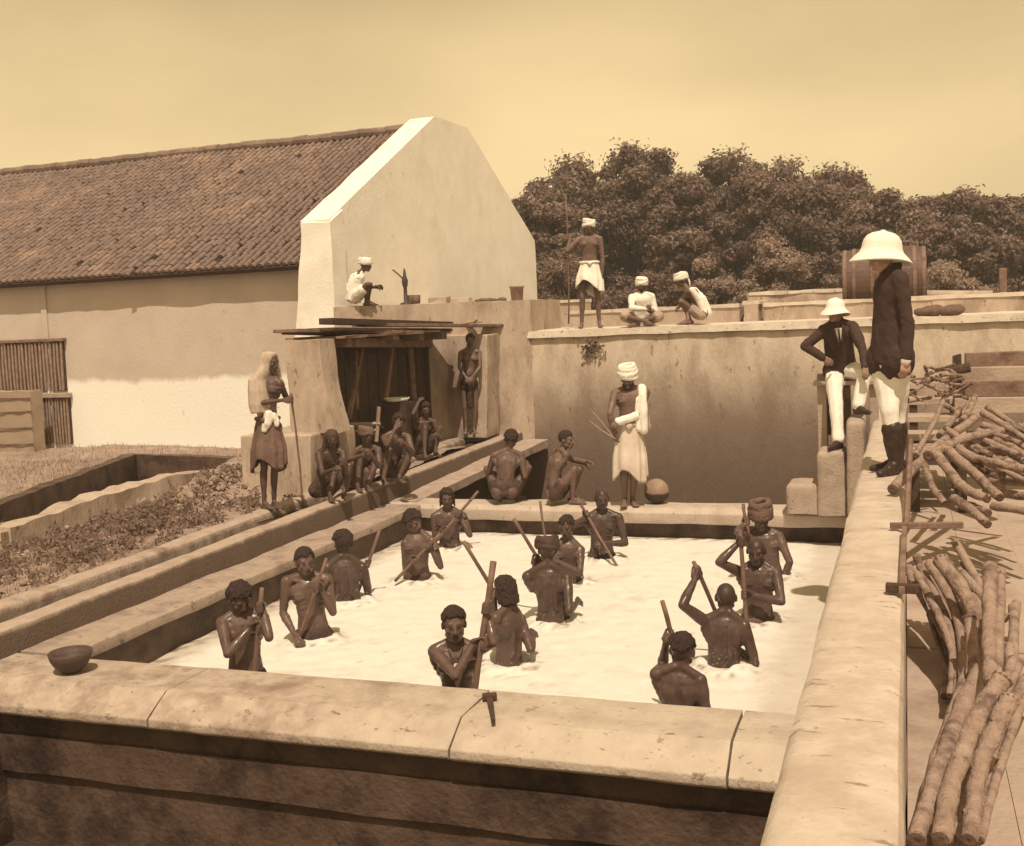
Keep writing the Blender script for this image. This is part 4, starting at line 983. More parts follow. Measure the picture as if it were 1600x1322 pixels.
                for b_ in range(3): 
                    g = Geo(); c_ = sp(.50-.14*b_)+pf_*(.122-.004*b_)*s; V, F = SPL; g.add(V*.010+c_, F); g.build('button', M_boot, root, smooth=True)
        elif kind == 'trousers':
            hf = Flesh(); hf.loft([(sp(t), hipax, -frl, w*s*thin, d*s*thin) for t, w, d in [(-.2, .12, .10), (-.1, .162, .125), (.0, .162, .125), (.15, .150, .112)]])
            for q, hp, kn, an in ((-1, J['hipR'], J['knR'], J['anR']), (1, J['hipL'], J['knL'], J['anL'])):
                e_ = kn+(an-kn)*par.get('to', .93); hf.chain([hp, hp+(kn-hp)*.5, kn, kn+(e_-kn)*.5, e_], [.112*s*thin, .098*s*thin, .080*s*thin, .074*s*thin, .070*s*thin])
            me, co = fuse(hf, 'trousers', .010, 2, lambda co, nn: .006*vnoise(co*np.array([1, 1, 1.0]), 14, 4, 3)); link('trousers', me, root, mt)
        elif kind in ('boots', 'shoes'):
            for q, kn, an, td in ((-1, J['knR'], J['anR'], J['toeR']), (1, J['knL'], J['anL'], J['toeL'])):
                hf = Flesh(); top = kn+(an-kn)*(.34 if kind == 'boots' else .93)
                if kind == 'boots': hf.chain([top, top+(an-top)*.5, an], [.078*s, .068*s, .048*s])
                else: hf.cap(top, an, .042*s, .044*s)
                heel = an-td*.04*s-UP*.045*s; ba = an+td*.12*s-UP*.050*s; to = an+td*.20*s-UP*.052*s
                hf.cap(heel, an, .036*s, .044*s); hf.chain([heel, ba, to], [.036*s, .037*s, .027*s]); hf.cap(an, ba, .044*s, .034*s)
                hf.cap(heel-UP*.018*s, heel+td*.03-UP*.018*s, .03*s, .03*s)
                me, co = fuse(hf, 'boot' if kind == 'boots' else 'shoe', .009, 1, folds(.003, 40, 5, (1, 1, 1.5))); link('boot' if kind == 'boots' else 'shoe', me, root, mt)
        elif kind == 'cloth':
            me, co = fuse(par['flesh'], par['name'], .010, 2, folds(par['amp'], par['fs'], 12, (1, 1, .18))); link(par['name'], me, root, mt)
        elif kind == 'shawl':
            # strip of cloth laid along a chain of points
            hf = Flesh()
            for pts, rr_ in par['chains']: hf.chain(pts, rr_)
            me, co = fuse(hf, par.get('name', 'shawl'), .010, 2, folds(par.get('amp', .008), par.get('fs', 20), 12, par.get('st', (1, 1, .3)))); link(par.get('name', 'shawl'), me, root, mt)
    return root

# ---- poles held by the workers
def pole(p0, p1, r, label, name='beating_pole', mat=None, bend=.0, group=None, cat='pole', r1=None):
    p0 = np.asarray(p0, float); p1 = np.asarray(p1, float); t = unit(p1-p0); s_ = unit(np.cross(t, UP+.01))
    n = 9; pts = []; rr = []
    for i in range(n):
        k = i/(n-1); pts.append(p0+(p1-p0)*k+s_*bend*math.sin(math.pi*k)+s_*.003*math.sin(k*17+p0[0]*9)); rr.append((r if r1 is None else r+(r1-r)*k)*(1+.07*math.sin(k*23+p0[1]*5)))
    g = Geo(); g.tube(pts, rr, 9); o = g.build(name, mat or M_stick, smooth=False); 
    for p in o.data.polygons: p.use_smooth = len(p.vertices) == 4
    tag(o, label, cat, group); return o

VAT_FLOOR = -1.14
BODIES = []
def vat_man(label, base, neck, head, face, shR, shL, hair='short', armR=None, armL=None, stick=None, scale=1.0, lean=0.0, y=None, turn=0, headscale=1.0, extra=None, **kw):
    """man standing waist-deep. base: photo point where he leaves the froth. arms: (elbow px, hand px or 't' position on the pole, o)"""
    fg = Figure(base, FOAM_Z, scale, y=y); s = scale; J = fg.J
    if y is not None: fg.B[2] = FOAM_Z
    J['neck'] = fg.at(neck, lean); n = J['neck']
    w = fg.at(base, 0); w[2] = min(w[2], FOAM_Z+.02) if y is not None else w[2]
    J['head'] = fg.at(head, lean-.03*math.cos(math.radians(face[0]))); 
    hd = J['head']-n; L0 = .165*s
    J['head'] = n+unit(hd)*min(max(np.linalg.norm(hd), L0*.85), L0*1.15)
    J['face'] = fg.dirv(*face)
    for nm, px, q in (('shR', shR, -1), ('shL', shL, 1)):
        sign = px[2] if len(px) > 2 else 0; d = ray(px[:2]); oc = CAM-n; b = d@oc/(d@d); Ls = .172*s
        disc = b*b-(oc@oc-Ls*Ls)/(d@d)
        t = -b+(sign*math.sqrt(disc) if disc > 0 else 0); P = CAM+d*t; v = P-n; J[nm] = n+unit(v)*min(max(np.linalg.norm(v), Ls*.9), Ls*1.1)
    dn = unit(fg.B-n); dn = unit(dn*1.0+np.array([0, 0, -1.0])*.15); J['pelvis'] = n+dn*.50*s
    su = unit((J['shL']-J['shR'])*[1, 1, 0]); J['hipax'] = su; fr = np.cross(su, UP)
    for q, nm in ((-1, 'R'), (1, 'L')):
        hp = J['pelvis']+su*q*.085*s-UP*.04*s; J['hip'+nm] = hp; an = np.array([hp[0]+su[0]*q*.08, hp[1]+su[1]*q*.08, VAT_FLOOR+.075*s])
        J['an'+nm] = an; J['kn'+nm] = fg.ik(hp, an, .42*s, .40*s, hint=fr); J['toe'+nm] = unit(fr+su*q*.25)
    spec = dict(label=label, hair=hair, headscale=headscale, group=kw.pop('group', 'men standing in the vat'), root=(J['pelvis'][0], J['pelvis'][1], VAT_FLOOR)); spec.update(kw)
    ax = None
    if stick is not None:
        (pa, oa), (pb, ob), r = stick[:3]; A_ = fg.at(pa, oa); B_ = fg.at(pb, ob); ax = unit(A_-B_); bot = B_
        k = (VAT_FLOOR+.1-A_[2])/(B_[2]-A_[2]) if (B_[2]-A_[2]) < -.15 and len(stick) < 5 else 1.0
        bot = A_+(B_-A_)*min(max(k, 1.0), 2.2)
        pole(A_, bot, r, stick[3], group='poles for beating the vat', bend=.012)
    for nm, arm in (('R', armR), ('L', armL)):
        S = J['sh'+nm]
        if arm is None:
            el = S+UP*-.27*s+fr*.04*s+su*(.04 if nm == 'L' else -.04); wr = el+fr*.20*s-UP*.10*s+su*(-.06 if nm == 'L' else .06)
            J['el'+nm] = el; J['wr'+nm] = wr; continue
        epx, hpx = arm[0], arm[1]
        if len(arm) > 2 and arm[2] == 'g':
            d = ray(hpx); # point of the pole nearest the line of sight to the hand
            w0 = A_-CAM; a_, b_, c_ = d@d, d@ax, 1.0; dd, ee = d@w0, ax@w0; tt = (a_*ee-b_*dd)/(b_*b_-a_*c_); tt = min(max(tt, -np.linalg.norm(A_-bot)), 0.0); G = A_+ax*tt
            side_ = S-G; side_ = side_-ax*(side_@ax); wr = G+unit(side_)*(r+.050*s)-UP*.012
            spec['hand'+nm] = ('grip', (G, ax, r))
        else:
            wr = fg.at(hpx, arm[2]); spec['hand'+nm] = ('rest', None)
        D = wr-S
        if np.linalg.norm(D) > .60*s: wr = S+unit(D)*.60*s if spec['hand'+nm][0] != 'grip' else wr
        J['wr'+nm] = wr; J['el'+nm] = fg.ik(S, wr, .285*s, .25*s, hint_px=epx, hint=-UP*.2+fr*.0)
    BODIES.append((fg.B[0], fg.B[1]))
    spec.setdefault('clothes', [('loincloth', M_darkcloth)])
    return build_person(fg, spec)
C2 = lambda x, y: (320+x*.25714, 740+y*.25714)
C3 = lambda x, y: (560+x*.28736, 740+y*.28736)
C4 = lambda x, y: (900+x*.28744, 740+y*.28744)
C6 = lambda x, y: (360+x*.25723, 480+y*.25711)
C7 = lambda x, y: (680+x*.25723, 480+y*.25711)
D2 = lambda x, y: (400+x*.3125, 160+y*.3125)
D3 = lambda x, y: (780+x*.3125, 180+y*.3125)
E8 = lambda x, y: (1180+x*.3177, 340+y*.3177)
def S3(p, s_): return (p[0], p[1], s_)
vat_man('bushy-haired man at left of the vat, head bowed, gripping an upright pole', C2(255, 1290), C2(228, 862), C2(212, 765), (22, -32), S3(C2(118, 905), 0), S3(C2(352, 878), 0), 'bushy',
        (C2(112, 1110), C2(325, 935), 'g'), (C2(415, 1075), C2(345, 815), 'g'), ((C2(348, 695), -.22), (C2(296, 1215), -.20), .017, 'thin upright pole gripped by the bushy-haired man with bowed head'), lean=-.02, y=6.95, scale=.98)
vat_man('lean man with one hand at his chest, standing at left of the vat', C2(672, 1010), C2(622, 640), C2(608, 535), (14, -8), S3(C2(500, 655), -1), S3(C2(745, 645), 1), 'short',
        (C2(472, 830), C2(545, 975), -.18), (C2(778, 850), C2(692, 690), 'g'), ((C2(740, 515), -.20), (C2(575, 985), -.16), .014, 'thin pole slanting across the chest of the lean man'), scale=1.0, clothes=[('loincloth', M_darkcloth, {'leg': .2})])
vat_man('man seen from behind beside the lean man, raising a pole at his right', C2(870, 775), C2(848, 520), C2(838, 425), (205, -10), S3(C2(968, 575), 0), S3(C2(745, 570), 0), 'bushy',
        (C2(985, 700), C2(985, 550), 'g'), (C2(725, 680), C2(780, 690), .22), ((C2(1062, 345), .12), (C2(930, 720), .20), .017, 'short pole raised over the shoulder of the man seen from behind at left'), scale=1.02)
vat_man('pot-bellied man at the back of the vat holding a slanting pole across his body', C3(320, 578), C3(318, 330), C3(296, 262), (50, -15), S3(C3(262, 375), 0), S3(C3(402, 372), 0), 'bushy',
        (C3(246, 470), C3(300, 470), 'g'), (C3(436, 480), C3(385, 390), 'g'), ((C3(446, 325), -.2), (C3(198, 585), -.22), .017, 'pole slanting across the pot-bellied man', 1), scale=.98)
vat_man('long-haired man at the back left corner of the vat with a slanting pole', C3(498, 402), C3(490, 205), C3(482, 135), (0, -5), S3(C3(414, 235), 0), S3(C3(568, 232), 0), 'long',
        (C3(412, 330), C3(470, 310), 'g'), (C3(600, 320), C3(545, 225), 'g'), ((C3(652, 95), -.18), (C3(425, 365), -.22), .017, 'long pole slanting up past the long-haired man', 1), scale=1.0)
vat_man('boy at the front of the vat facing the viewer, both hands on an upright pole', C3(545, 1300), C3(528, 940), C3(520, 822), (4, -4), S3(C3(412, 968), 0), S3(C3(640, 962), 0), 'crop',
        (C3(478, 1145), C3(655, 925), 'g'), (C3(742, 1000), C3(698, 735), 'g'), ((C3(735, 478), -.16), (C3(640, 1152), -.20), .021, 'stout pole held upright by the boy at the front'), y=6.72, scale=.95, headscale=1.06, thin=.92, pendant=True)
vat_man('man with long wet hair seen from behind, next to the boy', C3(815, 1045), C3(815, 745), C3(797, 640), (215, -12), S3(C3(880, 800), 1), S3(C3(745, 790), -1), 'long',
        (C3(925, 945), C3(950, 880), .12), (C3(735, 880), C3(722, 660), 'g'), ((C3(572, 370), .1), (C3(800, 745), .22), .016, 'pole slanting up to the left from the man with long wet hair'), scale=.98)
vat_man('man in a tight headcloth seen from behind at the middle of the vat', C3(1060, 805), C3(1030, 515), C3(1028, 418), (185, -12), S3(C3(1140, 575), 0), S3(C3(920, 560), 0), 'headcloth',
        (C3(1150, 740), C3(1190, 700), .05), (C3(925, 690), C3(965, 470), 'g'), ((C3(845, 247), .12), (C3(1010, 520), .22), .016, 'pole slanting up to the left from the man in the headcloth'), scale=1.02, turbanmat=M_darkcloth)
vat_man('bare-chested man half hidden behind the man in the headcloth', C3(1150, 590), C3(1138, 372), C3(1132, 290), (-20, -15), S3(C3(1078, 410), 0), S3(C3(1198, 410), 0), 'short',
        (C3(1062, 510), C3(1030, 420), 'g'), (C3(1205, 545), C3(1090, 480), -.22), ((C3(988, 150), -.1), (C3(1045, 520), -.24), .013, 'thin pole standing up behind the man in the headcloth'), scale=.97)
vat_man('bald man at the back of the vat with a pole tilted over his shoulder', C4(138, 462), C4(140, 218), C4(140, 138), (8, -6), S3(C4(62, 246), 0), S3(C4(232, 240), 0), None,
        (C4(-12, 300), C4(48, 225), 'g'), (C4(270, 375), C4(160, 378), -.2), ((C4(28, 170), -.05), (C4(150, 375), -.25), .016, 'pole tilted across the bald man at the back'), scale=1.02, stubble=True)
vat_man('man with a coiled head pad at the back right of the vat', C4(1062, 560), C4(1010, 320), C4(1005, 250), (10, -8), S3(C4(932, 350), 0), S3(C4(1102, 340), 0), 'turban_big',
        (C4(880, 400), C4(925, 260), 'g'), (C4(1168, 510), C4(1118, 590), -.05), ((C4(908, 165), -.05), (C4(945, 340), -.12), .017, 'short pole beside the man with the coiled head pad', 1), scale=1.02, turbanmat=M_brown)
vat_man('balding man at right of the vat, elbow out, gripping a tall upright pole', C4(985, 800), C4(990, 505), C4(980, 425), (-6, -10), S3(C4(900, 535), 0), S3(C4(1085, 540), 0), None,
        (C4(758, 500), C4(888, 372), 'g'), (C4(1130, 685), C4(925, 660), 'g'), ((C4(892, 305), -.18), (C4(932, 840), -.2), .019, 'tall upright pole gripped by the balding man'), scale=1.02, stubble=True, clothes=[('loincloth', M_brown, {'leg': .2})])
vat_man('shaven man seen from behind with his left arm raised high on a pole', C4(800, 1045), C4(812, 775), C4(815, 680), (178, -6), S3(C4(912, 830), 0), S3(C4(705, 805), 0), None,
        (C4(962, 985), C4(890, 960), .18), (C4(575, 712), C4(655, 535), 'g'), ((C4(640, 480), .02), (C4(770, 790), .2), .017, 'pole held high by the shaven man seen from behind'), scale=1.0, stubble=True)
vat_man('boy at the front right of the vat seen from behind, pole at his left', C4(560, 1330), C4(560, 1075), C4(578, 968), (165, -10), S3(C4(660, 1120), 0), S3(C4(450, 1090), 0), 'crop',
        (C4(698, 1240), C4(640, 1250), .12), (C4(470, 1060), C4(512, 880), 'g'), ((C4(470, 692), .16), (C4(540, 990), .22), .016, 'pole raised beside the boy at the front right'), scale=.93, y=6.9, headscale=1.08)

# ---- froth surface, raised round every body
Pf[:, 2] = foam_height(Pf, BODIES)
nf = len(fy); Ff = [(i*nf+j, (i+1)*nf+j, (i+1)*nf+j+1, i*nf+j+1) for i in range(len(fx)-1) for j in range(nf-1)]
fm = mesh('froth', Pf, Ff); sv = np.zeros(len(Pf))
for k, b in enumerate(BODIES):
    d = np.hypot(Pf[:, 0]-b[0], Pf[:, 1]-b[1]); sv = np.maximum(sv, np.exp(-((d-.20)/.10)**2)*np.clip(vnoise(Pf, 24, 70+k, 3)*1.3-.1, 0, 1))
nz_ = vnoise(Pf, 14, 99, 4)
for e in (np.abs(Pf[:, 0]+5.93)/.16, np.abs(Pf[:, 1]-12.9)/.14): sv = np.maximum(sv, np.exp(-e**2)*np.clip(nz_+.35, 0, 1)*.9)
sv = np.maximum(sv, .55*np.clip(nz_*1.5-1.45, 0, 1))
fm.attributes.new('stir', 'FLOAT', 'POINT').data.foreach_set('value', sv)
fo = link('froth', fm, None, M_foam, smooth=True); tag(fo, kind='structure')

M_shawl = material('shawl_cotton', A((.50,.42,.345)), A((.40,.33,.265)), 7.0, .9, .12, 60)
# ---- people on dry ground
def land_man(label, base, plane, neck, head, face, shR, shL, armR, armL, pelvis, legR, legL, hair='short', scale=1.0, y=None, hipyaw=None, **kw):
    """every joint: (photo point, o). arms (elbow px, (hand px, o) or pole grip px), legs (knee px, (ankle px, o), toe yaw)"""
    fg = Figure(base, plane, scale, y=y); s = scale; J = fg.J; gz = kw.pop('ground', None)
    if y is not None and gz is not None: fg.B[2] = gz
    J['neck'] = fg.at(*neck); J['pelvis'] = fg.at(*pelvis)
    n = J['neck']; hd = fg.at(*head)-n; J['head'] = n+unit(hd)*min(max(np.linalg.norm(hd), .14*s), .185*s); J['face'] = fg.dirv(*face)
    for nm, px in (('shR', shR), ('shL', shL)):
        P = fg.at(*px); v = P-n; J[nm] = n+unit(v)*min(max(np.linalg.norm(v), .155*s), .185*s)
    su = unit((J['shL']-J['shR'])*[1, 1, 0]) if hipyaw is None else np.cross(UP, fg.dirv(hipyaw)); J['hipax'] = su; fr = np.cross(su, UP)
    for q, nm, leg in ((-1, 'R', legR), (1, 'L', legL)):
        hp = J['pelvis']+su*q*.085*s-UP*.03*s; J['hip'+nm] = hp; an = fg.at(*leg[1]); 
        if gz is not None and (len(leg) < 4): an[2] = gz+.078*s
        J['an'+nm] = an; J['kn'+nm] = fg.ik(hp, an, .42*s, .40*s, hint_px=leg[0], hint=fr*.6); J['toe'+nm] = fg.dirv(leg[2])
    spec = dict(label=label, hair=hair, skin=M_skindry, root=(fg.B[0], fg.B[1], gz if gz is not None else fg.B[2])); st = kw.pop('stick', None); cl = kw.pop('clothes', []); spec.update(kw)
    if st is not None:
        (pa, oa), (pb, ob), r = st[:3]; A_ = fg.at(pa, oa); B_ = fg.at(pb, ob); ax = unit(A_-B_)
        pole(A_, B_, r, st[3], name='walking_staff', cat='staff', bend=.02)
    for nm, arm in (('R', armR), ('L', armL)):
        S = J['sh'+nm]
        if arm[1] == 'g':
            d = ray(arm[2]); w0 = A_-CAM; a_, b_ = d@d, d@ax; dd, ee = d@w0, ax@w0; tt = (a_*ee-b_*dd)/(b_*b_-a_); G = A_+ax*tt
            sd = S-G; sd = sd-ax*(sd@ax); wr = G+unit(sd)*(r+.05*s); spec['hand'+nm] = ('grip', (G, ax, r))
        else:
            wr = fg.at(*arm[1]); spec.setdefault('hand'+nm, ('rest', None))
        J['wr'+nm] = wr; J['el'+nm] = fg.ik(S, wr, .285*s, .25*s, hint_px=arm[0], hint=-UP*.15)
    spec['clothes'] = [c(fg) if callable(c) else c for c in cl]
    return build_person(fg, spec), fg

# shrouded man with a staff on the outer kerb
def shroud(fg):
    # long cloth laid over the crown and hanging down the back and right arm, open at the face
    J = fg.J; h = J['head']; f = unit(J['face']*[1, 1, 0]); sd = np.cross(UP, f); n = J['neck']; R_ = J['shR']; b = -f
    def st(p, w, d): return (p, sd, b, w, d)
    hf = [st(h+UP*.118+b*.02, .03, .04), st(h+UP*.105+b*.02, .075, .085), st(h+UP*.06+b*.032, .098, .098), st(h-UP*.02+b*.055, .112, .088), st(h-UP*.10+b*.075-sd*.015, .130, .085), st(n-UP*.02+b*.07-sd*.04, .178, .098), st(n-UP*.14+b*.06-sd*.06, .190, .105), st(n-UP*.30+b*.05-sd*.075, .178, .105), st(n-UP*.40+b*.045-sd*.085, .150, .095)]
    g = Flesh(); g.loft(hf, 30); g.chain([h+UP*.07+f*.01+sd*.075, h-UP*.05+f*.02+sd*.10, n-UP*.03+f*.05+sd*.13, n-UP*.10+f*.09+sd*.16], [.026, .024, .034, .022])
    g.chain([R_+UP*.03, R_-UP*.18+f*.05, R_-UP*.34+f*.08], [.07, .062, .045])
    return ('cloth', M_shawl, {'flesh': g, 'name': 'head_shawl', 'amp': .008, 'fs': 34})
def waistknot(fg):
    J = fg.J; p = J['pelvis']+J['face']*0+UP*.10-fg.h*.12
    return ('shawl', M_cloth, {'chains': [([p+fg.r*.02+UP*.05, p+fg.r*.0-UP*.06, p-fg.r*.04-UP*.14], [.05, .055, .03]), ([p+fg.r*.08+UP*.03, p+fg.r*.11-UP*.08], [.035, .028])], 'name': 'waist_knot', 'amp': .01, 'fs': 40})
land_man('standing man with a cloth over his head holding a thin staff, left of the squatters', C6(235, 1225), .238, (C6(228, 425), 0), (C6(248, 325), -.03), (48, -15), (C6(128, 478), .05), (C6(300, 465), -.06),
         (C6(122, 620), (C6(310, 565), -.22)), (C6(350, 560), 'g', C6(345, 560)), (C6(225, 720), 0), (C6(205, 970), (C6(205, 1190), .0), 40), (C6(270, 960), (C6(265, 1185), .05), 25), None, .98,
         ground=.238, stick=((C6(366, 520), -.2), (C6(442, 1220), -.12), .011, 'thin staff held by the man with a cloth over his head'), clothes=[shroud, ('dhoti', M_brown, {'len': .60, 'full': 1.0}), waistknot], thin=.9)
# squatting row on the inner kerb
def squat_label(x): return x
SQ = dict(group='men squatting on the kerb', skin=M_skin, hunch=.05)
zc = inner_top(12)
land_man('hooded man squatting on the kerb, leftmost of the squatting row', C6(640, 1165), zc, (C6(608, 875), .02), (C6(615, 800), -.04), (10, -10), (C6(535, 895), 0), (C6(683, 885), 0),
         (C6(560, 1010), (C6(625, 985), -.30)), (C6(690, 950), (C6(690, 950), -.32)), (C6(560, 1095), .16), (C6(655, 960), (C6(605, 1150), -.10), 10), (C6(730, 950), (C6(690, 1140), -.12), 20), 'hood', .92, ground=zc, clothes=[('loincloth', M_darkcloth, {'leg': .5})], **SQ)
land_man('squatting man in a headband next to the hooded man on the kerb', C6(800, 1110), zc, (C6(828, 855), .05), (C6(826, 770), 0), (20, -5), (C6(765, 875), .04), (C6(898, 868), .0),
         (C6(740, 900), (C6(800, 900), -.30)), (C6(900, 960), (C6(860, 900), -.32)), (C6(770, 1050), .2), (C6(790, 920), (C6(775, 1100), -.08), 10), (C6(905, 900), (C6(830, 1095), -.10), 20), 'headcloth', .92, ground=zc, turbanmat=M_brown, clothes=[('loincloth', M_brown, {'leg': .4})], **SQ)
zc2 = inner_top(13)
land_man('squatting man resting his chin on his hand, third along the kerb', C6(970, 1065), zc2, (C6(1000, 775), .05), (C6(1026, 690), 0), (8, -12), (C6(942, 790), .04), (C6(1085, 790), .0),
         (C6(930, 860), (C6(1000, 740), -.18)), (C6(1100, 870), (C6(1060, 830), -.34)), (C6(985, 985), .2), (C6(960, 880), (C6(930, 1060), -.10), 15), (C6(1105, 855), (C6(1025, 1040), -.06), 25), 'bushy', .93, ground=zc2, clothes=[('loincloth', M_darkcloth, {'leg': .4})], **SQ)
land_man('dark seated man lifting his hand to his head, last of the row by the pillar', C6(1205, 905), .285, (C6(1178, 690), .05), (C6(1185, 605), .02), (15, -8), (C6(1118, 705), .03), (C6(1238, 700), .0),
         (C6(1105, 660), (C6(1145, 575), -.05)), (C6(1270, 780), (C6(1260, 780), -.25)), (C6(1170, 850), .15), (C6(1185, 760), (C6(1180, 890), -.12), 10), (C6(1268, 750), (C6(1245, 885), -.08), 25), 'bushy', .92, ground=.285, clothes=[('loincloth', M_darkcloth, {'leg': .5})], **SQ)
# thin man at the pillar
land_man('thin standing man with clasped hands against the sluice pillar', C6(1455, 770), .30, (C6(1455, 262), 0), (C6(1457, 198), -.02), (2, -8), (C6(1392, 282), 0), (C6(1518, 280), 0),
         (C6(1372, 370), (C6(1432, 428), -.22)), (C6(1535, 368), (C6(1470, 425), -.22)), (C6(1450, 455), 0), (C6(1422, 620), (C6(1432, 750), 0), -10), (C6(1498, 610), (C6(1478, 750), .02), 12), 'short', .92, y=17.42, ground=.38, thin=.86,
         clothes=[('loincloth', M_darkcloth, {'leg': .15, 'tail': .42})])
# two squatting on the far ledge
land_man('man squatting with his back turned on the far ledge, under the channel', C7(440, 1180), 0, (C7(440, 885), .03), (C7(462, 800), .05), (168, -8), (C7(525, 905), 0), (C7(350, 905), 0),
         (C7(545, 1010), (C7(560, 965), .12)), (C7(325, 1010), (C7(380, 1000), .28)), (C7(420, 1110), -.06), (C7(575, 965), (C7(500, 1160), .14), 150), (C7(320, 1000), (C7(395, 1160), .16), 185), 'bushy', .95, y=12.98, ground=0.0, hunch=.045, clothes=[('loincloth', M_darkcloth, {'leg': .25})])
land_man('man squatting in profile on the far ledge with an arm across his knee', C7(780, 1185), 0, (C7(770, 885), 0), (C7(798, 808), -.02), (62, -5), (C7(790, 895), -.12), (C7(740, 880), .12),
         (C7(835, 930), (C7(925, 940), -.05)), (C7(850, 920), (C7(905, 950), .12)), (C7(735, 1115), 0), (C7(925, 955), (C7(835, 1160), -.06), 80), (C7(905, 960), (C7(830, 1150), .14), 75), 'short', .95, y=12.98, ground=0.0, hunch=.06, hipyaw=75, clothes=[('loincloth', M_darkcloth, {'leg': .3})])
# turbaned overseer on the far ledge
def shoulder_cloth(fg):
    J = fg.J; L_ = J['shL']-fg.r*.045; s = fg.s
    return ('shawl', M_cloth, {'chains': [([L_+fg.h*.12-UP*.30, L_+fg.h*.09-UP*.02, L_+UP*.055, L_-fg.h*.075-UP*.04, L_-fg.h*.105-UP*.22, L_-fg.h*.10-UP*.44], [.05, .055, .052, .055, .058, .055]), ([L_-fg.r*.05-fg.h*.07-UP*.08, L_-fg.r*.06-fg.h*.095-UP*.42], [.045, .045])], 'name': 'shoulder_cloth', 'amp': .006, 'fs': 30})
def arm_cloth(fg):
    J = fg.J; return ('shawl', M_cloth, {'chains': [([J['elL']+(J['wrL']-J['elL'])*.15, J['wrL'], J['wrL']+(J['wrL']-J['elL'])*.10+UP*.02], [.052, .048, .040])], 'name': 'arm_cloth', 'amp': .006, 'fs': 35})
tm, tfg = land_man('turbaned man in white cloth holding twigs and a bottle on the far ledge', C7(1180, 1215), 0, (C7(1185, 505), 0), (C7(1172, 440), -.03), (-8, -12), (C7(1082, 525), 0), (C7(1283, 518), 0),
         (C7(1062, 640), (C7(1085, 765), -.12)), (C7(1308, 650), (C7(1120, 695), -.16)), (C7(1178, 745), 0), (C7(1150, 990), (C7(1152, 1195), 0), -5), (C7(1215, 985), (C7(1200, 1195), .02), 15), 'turban_big', 1.02, y=12.97, ground=0.0, beard='full',
         clothes=[('dhoti', M_cloth2, {'len': .64, 'full': .55, 'asym': .06, 'arch': .04}), shoulder_cloth, arm_cloth])
for i, (pt, dd) in enumerate([((940, 618), -.2), ((935, 688), -.15)]):
    a = tfg.at(C7(1092, 800), -.14); b = tfg.at(C7(*pt), dd); g = Geo(); g.tube([a, (a*.45+b*.55)+UP*.012*(1-2*i), b], [.006, .005, .003], 6)
    tag(g.build('twig', M_plank), ['upper thin twig held out by the turbaned man on the ledge', 'lower thin twig held out by the turbaned man on the ledge'][i], 'twig')
bt = tfg.at(C7(1302, 750), -.1); g = Geo(); g.lathe([(.02, 0), (.026, .01), (.026, .07), (.012, .10), (.012, .125), (.006, .126)], bt, 14); tag(g.build('glass_bottle', M_pot, smooth=True), 'small pale bottle hanging at the turbaned man\'s left hand', 'bottle')
tp = tfg.at(C7(1300, 650), -.08)
g = Geo(); g.tube([bt+UP*.12, tp], .004, 5); g.build('cord', M_plank, bpy.data.objects[[o.name for o in bpy.data.objects if o.name.startswith('glass_bottle')][-1]])
# crouching man on the tank platform
land_man('small crouching man in white cap and shirt against the gable wall', D2(545, 1000), 2.62, (D2(520, 858), 0), (D2(548, 815), 0), (75, -8), (D2(510, 872), -.1), (D2(495, 872), .12),
         (D2(545, 915), (D2(600, 925), -.1)), (D2(560, 920), (D2(610, 920), .1)), (D2(490, 970), 0), (D2(590, 912), (D2(550, 985), -.05), 80), (D2(605, 915), (D2(560, 985), .12), 75), 'turban', .95, y=16.75, ground=2.62, hunch=.05, hipyaw=80, voxel=.010, clothes=[('shirt', M_cloth, {'sleeve': .6}), ('loincloth', M_cloth, {'leg': .6})])
# three men on the terrace
land_man('bare-chested turbaned man standing on the terrace with a long staff', D3(455, 1040), 2.07, (D3(449, 605), 0), (D3(448, 560), -.02), (0, -4), (D3(388, 625), 0), (D3(512, 622), 0),
         (D3(358, 690), 'g', D3(347, 610)), (D3(520, 715), (D3(513, 800), -.05)), (D3(452, 760), 0), (D3(415, 890), (D3(412, 1022), 0), -8), (D3(492, 890), (D3(500, 1022), 0), 10), 'turban', 1.06, y=18.85, ground=2.075, voxel=.010,
         stick=((D3(335, 430), -.05), (D3(348, 1043), -.05), .014, 'long dark staff held upright by the man standing on the terrace'), clothes=[('dhoti', M_cloth, {'len': .46, 'full': .9, 'asym': .18})])
land_man('turbaned man in a white shirt sitting cross-legged on the terrace', D3(715, 1035), 2.07, (D3(712, 895), 0), (D3(712, 850), -.02), (-5, -10), (D3(662, 910), 0), (D3(768, 908), 0),
         (D3(655, 960), (D3(735, 972), -.22)), (D3(778, 960), (D3(760, 965), -.24)), (D3(715, 1010), .1), (D3(620, 1008), (D3(735, 1030), -.28), 60), (D3(815, 1005), (D3(690, 1030), -.22), -60), 'turban', 1.0, y=18.95, ground=2.075, voxel=.010, beard='paint',
         clothes=[('shirt', M_cloth, {}), ('loincloth', M_grey, {'leg': .9})])
